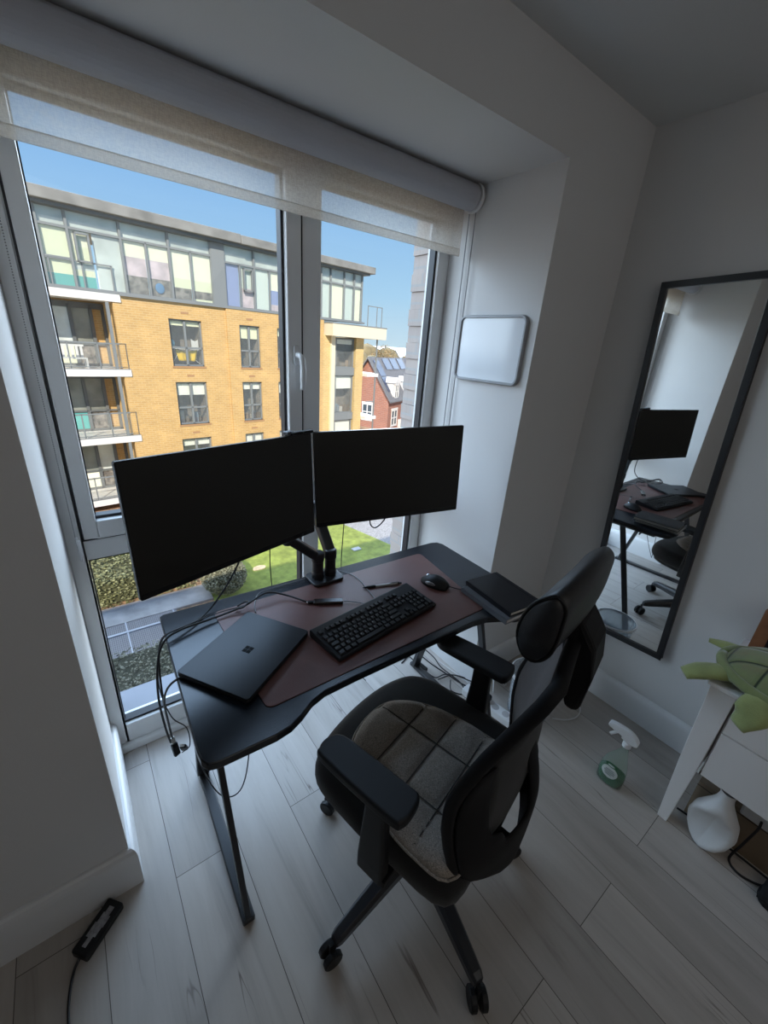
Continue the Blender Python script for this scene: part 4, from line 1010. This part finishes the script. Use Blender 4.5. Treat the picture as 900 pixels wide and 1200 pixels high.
# masonry
wl = MB()
XW = [(7.54,9.10),(11.06,12.25),(13.33,14.55)]
levels = [-.05,-2.98,-5.9]
def holes(m, s0, s1, z0, z1, hs, y0=0, y1=.35):
    """wall with rectangular openings, as strips"""
    xs = sorted({s0,s1,*[a for h in hs for a in h[:2]]}); 
    for a, b in zip(xs[:-1], xs[1:]):
        cuts = sorted([(h[2],h[3]) for h in hs if h[0] <= a+1e-6 and h[1] >= b-1e-6]); z = z0
        for c0, c1 in cuts: m.box((a,y0,z),(b,y1,c0)); z = c1
        m.box((a,y0,z),(b,y1,z1))
hs = [(a,b,zz,zz+2.16) for a,b in XW for zz in levels]
holes(wl, 5.62, 10.38, GZ, 2.87, [h for h in hs if h[1] < 10.38]); wl.build('brick_wall', M['ybrick'], ab)
wl = MB(); holes(wl, 10.38, 16.6, GZ, 2.87, [h for h in hs if h[0] > 10.38], -.10, .35); wl.build('brick_wall', M['ybrick'], ab)
wl = MB().box((16.6,-.1,GZ),(17.12,.35,2.0)).box((19.28,-.1,GZ),(19.95,5,1.95)); wl.build('brick_wall', M['ybrick2'], ab)
for (a,b) in XW:
    for zz in levels:
        sd = MB().box((a-.05,-.13 if a > 10 else -.03,zz-.09),(b+.05,.1,zz))
        sd.build('window_ledge', M['ledge'], ab)
        MB().box(((a+b)/2-.18,-.115 if a > 10 else -.012,zz+2.42),((a+b)/2+.18,.02,zz+2.52)).build('air_brick', M['ledge'], ab)
MB().box((17.12,-.25,GZ),(17.42,.3,2.0)).box((16.7,-.9,1.96),(21.25,1.2,2.66)).build('cream_surround', M['cream'], ab)
MB().box((16.68,-.92,2.66),(21.28,1.2,2.72)).build('ledge', M['mgrey'], ab)
# the windows of the brick storeys
def bwin(s0, s1, z0, z1, mul=.48, tr=.40, shade=None, y=.10, cols=None, part='window', inner=None):
    fw = .075; f_ = MB()
    f_.box((s0,y,z0),(s0+fw,y+.1,z1)).box((s1-fw,y,z0),(s1,y+.1,z1)).box((s0,y,z0),(s1,y+.1,z0+fw)).box((s0,y,z1-fw),(s1,y+.1,z1))
    if mul: xm = s0+(s1-s0)*mul; f_.box((xm-.05,y,z0),(xm+.05,y+.1,z1))
    if tr: zm = z0+(z1-z0)*tr; f_.box((s0,y,zm-.045),(s1,y+.1,zm+.045))
    w_ = f_.build(part, M['mgrey'], ab)
    MB().box((s0+.02,y+.05,z0+.02),(s1-.02,y+.055,z1-.02)).build('pane', M['bglass'], w_)
    MB().box((s0,y+.9,z0),(s1,y+.95,z1)).box((s0,y+.1,z0),(s0+.03,y+.9,z1)).box((s1-.03,y+.1,z0),(s1,y+.9,z1)).box((s0,y+.1,z0-.03),(s1,y+.9,z0)).box((s0,y+.1,z1),(s1,y+.9,z1+.03)).build('room_behind', M['room'], w_)
    if shade: MB().box((s0+.06,y+.14,z1-shade[0]),(s1-.06,y+.16,z1-.05)).build('window_blind', M[shade[1]], w_)
    if inner: inner(w_, s0, s1, z0, z1, y)
    return w_
rc = random.Random(5)
def clutter(w_, s0, s1, z0, z1, y):
    for k in range(4):
        x = rc.uniform(s0+.15,s1-.3); ww = rc.uniform(.15,.35); hh = rc.uniform(.2,.6)
        col = rc.choice([(.5,.48,.45),(.14,.12,.1),(.3,.22,.15),(.55,.5,.4),(.2,.25,.3)])
        MB().slab(rrect(x,y+.35+k*.08,x+ww,y+.42+k*.08,.02), z0+.02, z0+.05+hh, .015).build('furniture', mat('room_item',col,.8), w_)
def airer(w_, s0, s1, z0, z1, y):
    def cloth(x0, x1, zt, zb, nm, col):
        MB().grid(lambda u,v: (x0+(x1-x0)*(u*(1-.25*v)+.12*v), y+.25+.03*math.sin(u*19), zt-(zt-zb)*v-.08*(1-v)*math.sin(math.pi*u)), 13, 6).build(nm, mat(nm,col,.8), w_, smooth=True, solid=.01)
    cloth(s0+.28, s1-.2, z0+.78, z0+.22, 'yellow_towel', (.80,.52,.01))
    MB().tube([(s0+.1,y+.28,z0+.1),(s0+.55,y+.28,z0+.82),(s1-.1,y+.28,z0+.1)], .015, 6).tube([(s0+.1,y+.28,z0+.8),(s1-.1,y+.28,z0+.78)], .015, 6).build('clothes_airer', M['slabw'], w_)
    MB().ell((s0+.18,y+.3,z0+1.05),(.12,.1,.18)).build('cyan_garment', mat('cyan_cloth',(.15,.45,.55),.8), w_, smooth=True)
    MB().grid(lambda u,v: (s1-.45+.35*u, y+.3, z0+1.3-.5*v-.1*math.sin(3*u)), 6, 5).build('white_garment', M['slabw'], w_, solid=.01)
for i,(a,b) in enumerate(XW):
    for j,zz in enumerate(levels):
        y = .10 if a < 10 else .0
        bwin(a, b, zz, zz+2.16, .48, .40, ((.28 if (i,j) == (0,0) else .42+.25*((i+j) % 2)),'shade' if j == 0 else 'shade2'), y, inner=airer if (i,j) == (0,0) else clutter)
# the tall window beside the cream surround
for zz, z1 in ((.05,1.86),(-2.95,-.42),(-5.9,-3.4)):
    bwin(17.46, 19.24, zz, z1, .16, 0, (.9 if zz < 0 else .35,'shade2'), .1, inner=clutter)
MB().box((17.42,.02,-.44),(19.28,.2,.07)).box((17.42,.02,-3.42),(19.28,.2,-2.93)).build('spandrel_panel', M['mgrey'], ab)
# roof and glazed top floor
MB().box((-14,-.55,5.80),(11.2,9,6.20)).box((11.2,-.60,5.78),(20.25,9,6.16)).build('roof', M['fascia'], ab, bevel=.03)
MB().box((-14,-.35,5.68),(20.0,.6,5.80)).build('soffit', M['dgrey'], ab)
MB().box((5.6,-.14,2.84),(19.9,.5,2.95)).build('ledge', M['mgrey'], ab)
pm = MB()
mull = [-2.0,0.0,1.2,2.3,3.15,4.1,5.96,7.89,9.84]
for s_ in mull: pm.box((s_-.045,-.04,2.93),(s_+.045,.08,5.70))
for s_ in (6.93,8.85): pm.box((s_-.035,-.03,2.93),(s_+.035,.08,5.10))
pm.box((-14,-.03,5.04),(9.84,.08,5.13)); pm.box((-2,-.02,3.95),(4.1,.08,4.03)); pm.box((-14,-.05,2.90),(9.9,.08,3.0))
for s_ in (10.48,12.10,13.93,15.3,16.45,17.15,18.2,19.0,19.66): pm.box((s_-.045,-.04,2.93),(s_+.045,.08,5.70))
for s_ in (11.3,13.0): pm.box((s_-.035,-.03,2.93),(s_+.035,.08,4.95))
pm.box((10.4,-.03,4.9),(19.7,.08,4.99)); pm.box((10.4,-.05,2.90),(19.8,.08,2.98))
pm.build('glazing_frame', M['mgrey'], ab)
MB().box((9.84,-.06,2.9),(10.48,.3,5.75)).build('grey_pier', M['mgrey'], ab)
# each bay: a pane in front, then blinds / curtains / room / painted sky reflection
M['b_yel'] = mat('pale_yellow_blind',(.80,.81,.58),.8); M['b_cream'] = mat('cream_blind',(.9,.88,.70),.8); M['b_pink'] = mat('mauve_curtain',(.66,.54,.58),.8,var=.25,vscale=2)
M['b_blue'] = mat('blue_curtain',(.27,.33,.58),.8); M['b_green'] = mat('frosted_pale_panel',(.68,.75,.70),.5); M['b_teal'] = mat('teal_screen',(.10,.45,.42),.6); M['b_dark'] = mat('dark_room_clutter',(.20,.18,.16),.9,var=.7,vscale=5)
def bay(s0, s1, z0, z1, layers):
    """layers: (z0,z1,material) set just behind the pane"""
    p = MB().box((s0,.0,z0),(s1,.01,z1)).build('glazed_bay', M['bglass'], ab)
    for a, b, mm in layers: MB().box((s0,.10,a),(s1,.13,b)).build('curtain' if mm.startswith('b_') else 'room_behind', M[mm], p)
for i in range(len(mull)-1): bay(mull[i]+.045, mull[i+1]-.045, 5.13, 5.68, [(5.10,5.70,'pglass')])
for a, b in ((-2,0),(0,1.2),(1.2,2.3),(2.3,3.1)): bay(a+.05,b-.05,3.0,5.04,[(3.0,5.05,'b_yel')])
bay(3.16,4.06,2.99,5.04,[(2.95,3.42,'b_teal'),(3.42,5.05,'b_yel')])
bay(4.14,4.85,2.99,5.04,[(2.95,3.42,'b_teal'),(3.42,3.65,'b_yel'),(3.65,3.95,'pglass'),(3.95,4.5,'b_yel'),(4.5,5.05,'b_cream')])
bay(4.93,5.92,2.99,5.04,[(2.95,5.05,'pglass')])
bay(6.0,6.89,2.99,5.04,[(2.95,3.72,'b_dark'),(3.72,4.35,'b_pink'),(4.35,4.45,'b_pink'),(4.45,5.05,'b_cream')])
bay(6.97,7.85,2.99,5.04,[(2.95,3.72,'b_dark'),(3.72,4.45,'b_pink'),(4.45,5.05,'b_cream')])
bay(7.93,8.81,2.99,5.04,[(2.95,3.50,'b_dark'),(3.50,3.9,'b_yel'),(3.9,5.05,'b_cream')])
bay(8.89,9.80,2.99,5.04,[(2.95,3.10,'b_yel'),(3.10,3.45,'b_dark'),(3.45,3.9,'b_yel'),(3.9,5.05,'b_cream')])
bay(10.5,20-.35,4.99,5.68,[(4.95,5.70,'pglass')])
bay(10.52,11.26,2.99,4.9,[(2.95,4.95,'b_blue')]); bay(11.34,12.06,2.99,4.9,[(2.95,3.9,'b_pink'),(3.9,4.95,'b_green')])
bay(12.14,12.96,2.99,4.9,[(2.95,4.95,'b_green')]); bay(13.04,13.89,2.99,4.9,[(2.95,3.3,'b_pink'),(3.3,4.0,'b_blue'),(4.0,4.95,'b_cream')])
for a,b in ((13.98,15.25),(15.35,16.4)): bay(a,b,2.99,4.9,[(2.95,3.4,'b_blue'),(3.4,4.95,'b_green')])
for a,b,mm in ((16.5,17.1,'b_green'),(17.2,18.15,'b_cream'),(18.25,18.95,'b_green'),(19.05,19.6,'b_cream')): bay(a,b,2.99,4.9,[(2.95,4.95,mm)])
M['door_glass'] = mat('door_glass',(.24,.25,.22),.25,var=.3,vscale=1.2)
# opening casements in the top floor
cs_ = MB()
for a,b,z0,z1 in ((4.28,4.80,3.92,4.98),(11.45,11.98,3.75,4.82)):
    cs_.box((a,-.14,z0),(a+.07,.0,z1)).box((b-.07,-.14,z0),(b,.0,z1)).box((a,-.14,z0),(b,.0,z0+.07)).box((a,-.14,z1-.07),(b,.0,z1))
cs_.build('casement_frame', M['mgrey'], ab)
MB().ell((7.35,.05,3.35),(.20,.03,.22)).build('blue_parasol', mat('blue_clutter',(.08,.22,.42),.7), ab, smooth=True)
# loggias on the far side
MB().box((-14,1.9,GZ),(5.62,2.1,2.87)).box((5.30,.0,GZ),(5.62,2.0,2.87)).build('loggia_wall', M['ybrick'], ab)
for k, z1 in enumerate((2.87,-.26,-3.33,-6.35)):
    MB().box((-14,-.05,z1-.30),(5.62,2.0,z1)).build('balcony_slab', M['slabw'], ab)
    MB().box((-14,-.045,z1),(5.6,.0,z1+.04)).build('slab_trim', M['mgrey'], ab)
for k, z1 in enumerate((-.26,-3.33,-6.35)):
    r_ = MB()
    r_.box((-14,.0,z1+1.08),(5.58,.05,z1+1.14)); r_.box((-14,.0,z1+.08),(5.58,.04,z1+.12))
    for s_ in [5.55-1.1*i for i in range(12)]: r_.box((s_-.025,.0,z1),(s_+.025,.05,z1+1.14))
    rl = r_.build('balcony_rail', M['mgrey'], ab)
    MB().box((-14,.02,z1+.12),(5.55,.03,z1+1.08)).build('rail_glass', M['bglass'], rl)
    MB().box((5.02,-.02,z1),(5.14,.10,z1+2.8)).build('post', M['mgrey'], ab)
    d_ = MB()
    for s_ in (.6,1.5,2.4,3.15,3.95,4.75,5.25): d_.box((s_-.07,1.78,z1),(s_+.07,1.9,z1+2.65))
    d_.box((.5,1.78,z1),(5.3,1.9,z1+.12)); d_.box((.5,1.78,z1+2.5),(5.3,1.9,z1+2.75)); d_.box((.5,1.78,z1+.95),(5.3,1.88,z1+1.02))
    dd = d_.build('balcony_door', M['dgrey'], ab)
    for i,(a,b) in enumerate(((.6,1.5),(1.5,2.4),(2.4,3.15),(3.15,3.95),(3.95,4.75))):
        lo_m = ('b_yel','b_teal','b_cream')[k]
        MB().box((a+.07,1.86,z1+.12),(b-.07,1.88,z1+.9)).build('lower_panel', M[lo_m if i < 4 else 'b_dark'], dd)
        MB().box((a+.07,1.86,z1+.9),(b-.07,1.88,z1+2.5)).build('upper_pane', M['door_glass'] if (i+k) % 3 else M['pglass'], dd)
# top terrace balustrade
tb_ = MB(); 
for s_ in (3.3,4.4,5.45): tb_.box((s_-.025,-.02,2.9),(s_+.025,.02,3.95))
tb_.box((-2,-.02,3.92),(5.5,.02,3.97)); tb_.build('terrace_rail', M['mgrey'], ab)
# balcony things on the right end
e_ = MB()
for z1 in (-.25,-3.2): e_.box((19.95,-.6,z1-.22),(21.0,1.2,z1))
e_.build('balcony_slab', M['slabw'], ab)
e_ = MB().box((20.75,-.55,GZ),(20.83,-.47,1.96)).box((20.0,-.55,.8),(20.8,-.5,.86)).box((20.0,-.55,-2.2),(20.8,-.5,-2.14))
e_.build('post', M['mgrey'], ab)
e_ = MB().box((19.75,-.6,2.7),(19.79,-.56,3.95)).box((20.55,-.6,2.7),(20.59,-.56,3.95)).box((21.0,-.6,2.7),(21.04,-.56,3.95)).box((19.75,-.6,3.9),(21.04,-.56,3.95)); e_.build('terrace_rail', M['mgrey'], ab)
MB().box((19.75,.3,2.95),(19.95,9,5.8)).build('end_wall', M['mgrey'], ab)
# garden chair on the first loggia
gcx = bpy.data.objects.new('garden_chair', None); COL.objects.link(gcx)
Bm = Matrix.Translation((-math.sin(BA)*D, math.cos(BA)*D, 0)) @ Matrix.Rotation(BA,4,'Z')
gcx.location = tuple(Bm @ Vector((3.55,.55,-.255))); gcx.rotation_euler = (0,0,BA)
tag(gcx, 'white slatted garden bench on the upper balcony opposite', 'bench')
sl_ = MB()
for i in range(6): sl_.box((-.5+.17*i,.2,.4),(-.5+.17*i+.09,.24,.95))
sl_.box((-.52,.19,.9),(.5,.25,.98)).build('backrest', M['slabw'], gcx)
MB().box((-.52,-.25,.40),(.5,.25,.45)).build('seat', M['slabw'], gcx)
for x in (-.5,.44):
    for y in (-.24,.19): MB().box((x,y,0),(x+.06,y+.06,.42)).build('leg', M['slabw'], gcx)

# ------------------------------------------------------------------ brick houses and trees beyond
M['rbrick'] = brick_mat('red_brick', (.42,.15,.09), (.34,.12,.08), (.40,.28,.22), 1, .5, .16, ms=.02)
M['slate'] = mat('grey_slate', (.17,.165,.17), .8, var=.15, vscale=4)
M['solar'] = mat('solar_panel', (.035,.05,.11), .3)
def house(label, loc, rz, depth, length, eave, ridge):
    o = thing('brick_house', label, 'house', (loc[0],loc[1],GZ), rz, 'red brick houses beyond the lawn')
    ez, rzv = eave-GZ, ridge-GZ; hd_ = depth/2
    w_ = MB().add([(0,0,-1),(0,depth,-1),(0,depth,ez),(0,hd_,rzv-.12),(0,0,ez),(length,0,-1),(length,depth,-1),(length,depth,ez),(length,hd_,rzv-.12),(length,0,ez)],
                  [(0,1,2,3,4),(5,9,8,7,6),(0,4,9,5),(1,6,7,2)]); w_.build('brick_wall', M['rbrick'], o)
    sl_ = (rzv-ez)/hd_; ov = .35; t = .14
    r_ = MB()
    r_.add([(-ov,-ov,ez-ov*sl_),(length+ov,-ov,ez-ov*sl_),(length+ov,hd_,rzv),(-ov,hd_,rzv),(-ov,-ov,ez-ov*sl_+t),(length+ov,-ov,ez-ov*sl_+t),(length+ov,hd_,rzv+t),(-ov,hd_,rzv+t)],
           [(0,1,2,3),(7,6,5,4),(0,4,5,1),(1,5,6,2),(3,2,6,7),(0,3,7,4)])
    r_.add([(-ov,depth+ov,ez-ov*sl_),(length+ov,depth+ov,ez-ov*sl_),(length+ov,hd_,rzv),(-ov,hd_,rzv),(-ov,depth+ov,ez-ov*sl_+t),(length+ov,depth+ov,ez-ov*sl_+t),(length+ov,hd_,rzv+t),(-ov,hd_,rzv+t)],
           [(3,2,1,0),(4,5,6,7),(1,5,4,0),(2,6,5,1),(7,6,2,3),(4,7,3,0)])
    r_.build('roof', M['slate'], o)
    def panel(x0,x1,f0,f1):
        y0, y1 = hd_*f0, hd_*f1; z = lambda y: ez+y*sl_+t+.06
        MB().add([(x0,y0,z(y0)),(x1,y0,z(y0)),(x1,y1,z(y1)),(x0,y1,z(y1))],[(0,1,2,3)]).build('solar_panel', M['solar'], o, solid=.05)
    return o, panel, ez, sl_
def hwin(o, x0, x1, z0, z1, face='front', y=0):
    m = MB()
    if face == 'front':
        B = lambda a,b,c,d,m=m: m.box((a,y-.08,c),(b,y+.03,d))
    else:
        B = lambda a,b,c,d,m=m: m.box((y-.08,a,c),(y+.03,b,d))
    w = .10
    B(x0-.05,x1+.05,z1,z1+.2); B(x0-.05,x1+.05,z0-.12,z0)
    B(x0,x0+w,z0,z1); B(x1-w,x1,z0,z1); B(x0,x1,z0,z0+w); B(x0,x1,z1-w,z1); B((x0+x1)/2-w/2,(x0+x1)/2+w/2,z0,z1); B(x0,x1,(z0+z1)/2-.04,(z0+z1)/2+.04)
    f_ = m.build('window', M['slabw'], o)
    g_ = MB(); g_.box((x0,y-.02,z0),(x1,y+.02,z1)) if face == 'front' else g_.box((y-.02,x0,z0),(y+.02,x1,z1))
    g_.build('pane', mat('dark_pane',(.06,.08,.10),.1), f_)
ha = math.atan2(3.5,6.9)
ho, panel, ez, sl_ = house('red brick house with solar panels and white dormers beyond the lawn', (27.7,36.0), ha, 5.3, 15, -3.55, .25)
for x0,x1,f0,f1 in ((.4,1.7,.10,.48),(.4,1.7,.50,.90),(2.6,4.1,.66,.95),(4.5,6.0,.66,.95),(6.5,8.0,.66,.95)): panel(x0,x1,f0,f1)
for x in (1.6,5.0,8.6):
    dm_ = MB(); zt = ez+1.5
    dm_.box((x-.75,-.06,ez-.3),(x+.75,1.05,zt)); dmo = dm_.build('dormer', M['slabw'], ho)
    MB().add([(x-.9,-.2,zt),(x+.9,-.2,zt),(x+.9,1.3,zt),(x-.9,1.3,zt),(x,-.2,zt+.55),(x,1.3,zt+.55)],[(0,1,4),(1,2,5,4),(2,3,5),(3,0,4,5),(0,3,2,1)]).build('dormer_roof', M['slabw'], dmo)
    hwin(ho, x-.45, x+.45, ez-.1, zt-.2, 'front', -.08)
for x in (1.6,5.0,8.6): hwin(ho, x-.75, x+.75, ez-3.1, ez-1.4)
hwin(ho, 1.9, 3.2, ez-2.6, ez-.9, 'side')
MB().box((2.8,-1.2,ez-4.2),(4.6,0,ez-2.6)).build('porch', M['slabw'], ho)
def tree(label, loc, r, h, cols, seed, n=1800):
    rnd = random.Random(seed); o = thing('tree', label, 'tree', loc, 0)
    MB().tube([(0,0,0),(.05,0,h*.35),(-.03,.04,h*.6)], [.16,.12,.07], 8).build('trunk', mat('bark',(.10,.07,.05),.9), o)
    m = MB(); mats = [mat('leaf_tone',c_,.7) for c_ in cols]
    bl_ = [(rnd.uniform(-.5,.5)*r,rnd.uniform(-.5,.5)*r,h*rnd.uniform(.5,.9),r*rnd.uniform(.4,.7)) for _ in range(9)]+[(0,0,h*.92,r*.35)]
    for k in range(n):
        bx_ = rnd.choice(bl_); v = Vector((rnd.gauss(0,1),rnd.gauss(0,1),rnd.gauss(0,1))).normalized()*bx_[3]*rnd.uniform(.75,1.05)
        p = Vector(bx_[:3])+v; q = Matrix.Rotation(rnd.uniform(0,6.28),3,'Z') @ Matrix.Rotation(rnd.uniform(-1.3,1.3),3,'X'); s_ = rnd.uniform(.15,.32)
        m.k = rnd.randrange(len(cols))
        m.add([tuple(p+q@Vector(a)*s_) for a in ((-.6,0,0),(0,-.4,0),(.6,0,0),(0,.4,0))],[(0,1,2,3)])
    m.build('crown', mats, o); return o
tree('tall russet autumn tree rising above the solar-panelled roof', (52.5,70.5,GZ), 3.0, 8.3, [(.30,.19,.08),(.22,.20,.10),(.36,.24,.10)], 11)
tree('low golden autumn tree behind the solar-panelled roof', (61.5,74,GZ), 2.6, 7.0, [(.45,.28,.05),(.36,.24,.06)], 12)
tree('small yellow-green tree in front of the red brick house', (32.6,36.6,GZ), 1.1, 3.9, [(.33,.36,.04),(.24,.30,.05)], 13, 1400)
# far wooded shore under the horizon
wd_ = MB()
rw = random.Random(9)
for k in range(60):
    x = 60+k*3.2; y = 130+rw.uniform(-15,15); r = rw.uniform(3,6)
    wd_.ell((x,y,GZ+r*.5),(r,r,r*.9+1),None,10,6)
tag(wd_.build('woods', mat('far_trees',(.22,.17,.09),.95,var=.4,vscale=.3)), 'distant band of autumn woodland below the horizon', 'woodland', kind='stuff')

# ================================================================== LIGHT
wd = bpy.data.worlds.new('sky'); SC.world = wd; wd.use_nodes = True
n = wd.node_tree.nodes; l = wd.node_tree.links
bg_ = n['Background']; tc = n.new('ShaderNodeTexCoord'); sp = n.new('ShaderNodeSeparateXYZ'); l.new(tc.outputs['Generated'], sp.inputs[0])
rp = n.new('ShaderNodeValToRGB'); e = rp.color_ramp.elements
e[0].position = 0; e[0].color = (.60,.78,.90,1); e[1].position = .75; e[1].color = (.10,.27,.72,1)
k = e.new(.10); k.color = (.42,.68,.92,1); k = e.new(.30); k.color = (.24,.49,.88,1)
l.new(sp.outputs['Z'], rp.inputs['Fac']); l.new(rp.outputs['Color'], bg_.inputs['Color']); bg_.inputs['Strength'].default_value = 1.0
sun = bpy.data.lights.new('sun', 'SUN'); sun.energy = 6.2; sun.angle = R_(.6); sun.color = (1,.93,.82)
so = bpy.data.objects.new('sun', sun); COL.objects.link(so)
so.rotation_euler = Vector((.42,.72,-.56)).to_track_quat('-Z','Y').to_euler()
for dv_, en_, an_ in (((.80,-.66,-.33), 2.5, 60), ((-.85,-.60,-.16), 4.2, 50)):      # soft suns added to brighten the mirror wall and left reveal
    s3 = bpy.data.lights.new('sky_fill_sun', 'SUN'); s3.energy = en_; s3.angle = R_(an_); s3.color = (.74,.87,1.0)
    o3 = bpy.data.objects.new('sky_fill_sun', s3); COL.objects.link(o3); o3.rotation_euler = Vector(dv_).to_track_quat('-Z','Y').to_euler()
def area(name, loc, target, sx, sy, power, col):
    a = bpy.data.lights.new(name, 'AREA'); a.shape = 'RECTANGLE'; a.size = sx; a.size_y = sy; a.energy = power; a.color = col
    o = bpy.data.objects.new(name, a); COL.objects.link(o); o.location = loc
    o.rotation_euler = (Vector(target)-Vector(loc)).to_track_quat('-Z','Y').to_euler(); return o
area('sky_fill_area', (.7,4.2,4.3), (.7,1.3,.9), 4.5, 3.0, 170, (.42,.66,1.0))  # added area lamp, boosts the daylight entering the window
sun2 = bpy.data.lights.new('sky_fill_sun', 'SUN'); sun2.energy = 8; sun2.angle = R_(140); sun2.color = (.64,.81,1.0)  # broad soft sun added to push more window light into the room
so2 = bpy.data.objects.new('sky_fill_sun', sun2); COL.objects.link(so2); so2.rotation_euler = Vector((.22,-.9,-.26)).to_track_quat('-Z','Y').to_euler()

area('room_fill', (.9,-2.5,1.35), (.9,1.0,1.25), 2.2, 1.8, 1.2, (1.0,.97,.93))  # unseen area lamp added behind the camera to fill the room

area('overhead_fill', (.7,-1.3,2.40), (1.75,.05,.5), 2.6, 1.8, 10.5, (1.0,.965,.93))  # unseen overhead lamp added to lift the floor and right wall

# ================================================================== CAMERA
F = 480.922                       # focal length in pixels of the 900x1200 frame
right = Vector((0.8023986,-0.5928302,0.0686210)); down = Vector((-0.1719045,-0.3397076,-0.9246878)); fwd = Vector((0.5714939,0.7301720,-0.3744911))
cd = bpy.data.cameras.new('camera'); co = bpy.data.objects.new('camera', cd); COL.objects.link(co)
cd.sensor_fit = 'VERTICAL'; cd.sensor_height = 36; cd.lens = F/1200*36; cd.clip_start = .02; cd.clip_end = 12000
mw = Matrix((right,-down,-fwd)).transposed().to_4x4(); mw.translation = (0,0,1.6); co.matrix_world = mw
SC.camera = co
SC.view_settings.view_transform = 'Standard'; SC.view_settings.look = 'None'; SC.view_settings.exposure = 0; SC.view_settings.gamma = 1
SC.cycles.max_bounces = 10; SC.cycles.transparent_max_bounces = 16; SC.cycles.caustics_reflective = False; SC.cycles.caustics_refractive = False
SC.cycles.sample_clamp_indirect = 6
try: SC.cycles.use_denoising = True
except Exception: pass
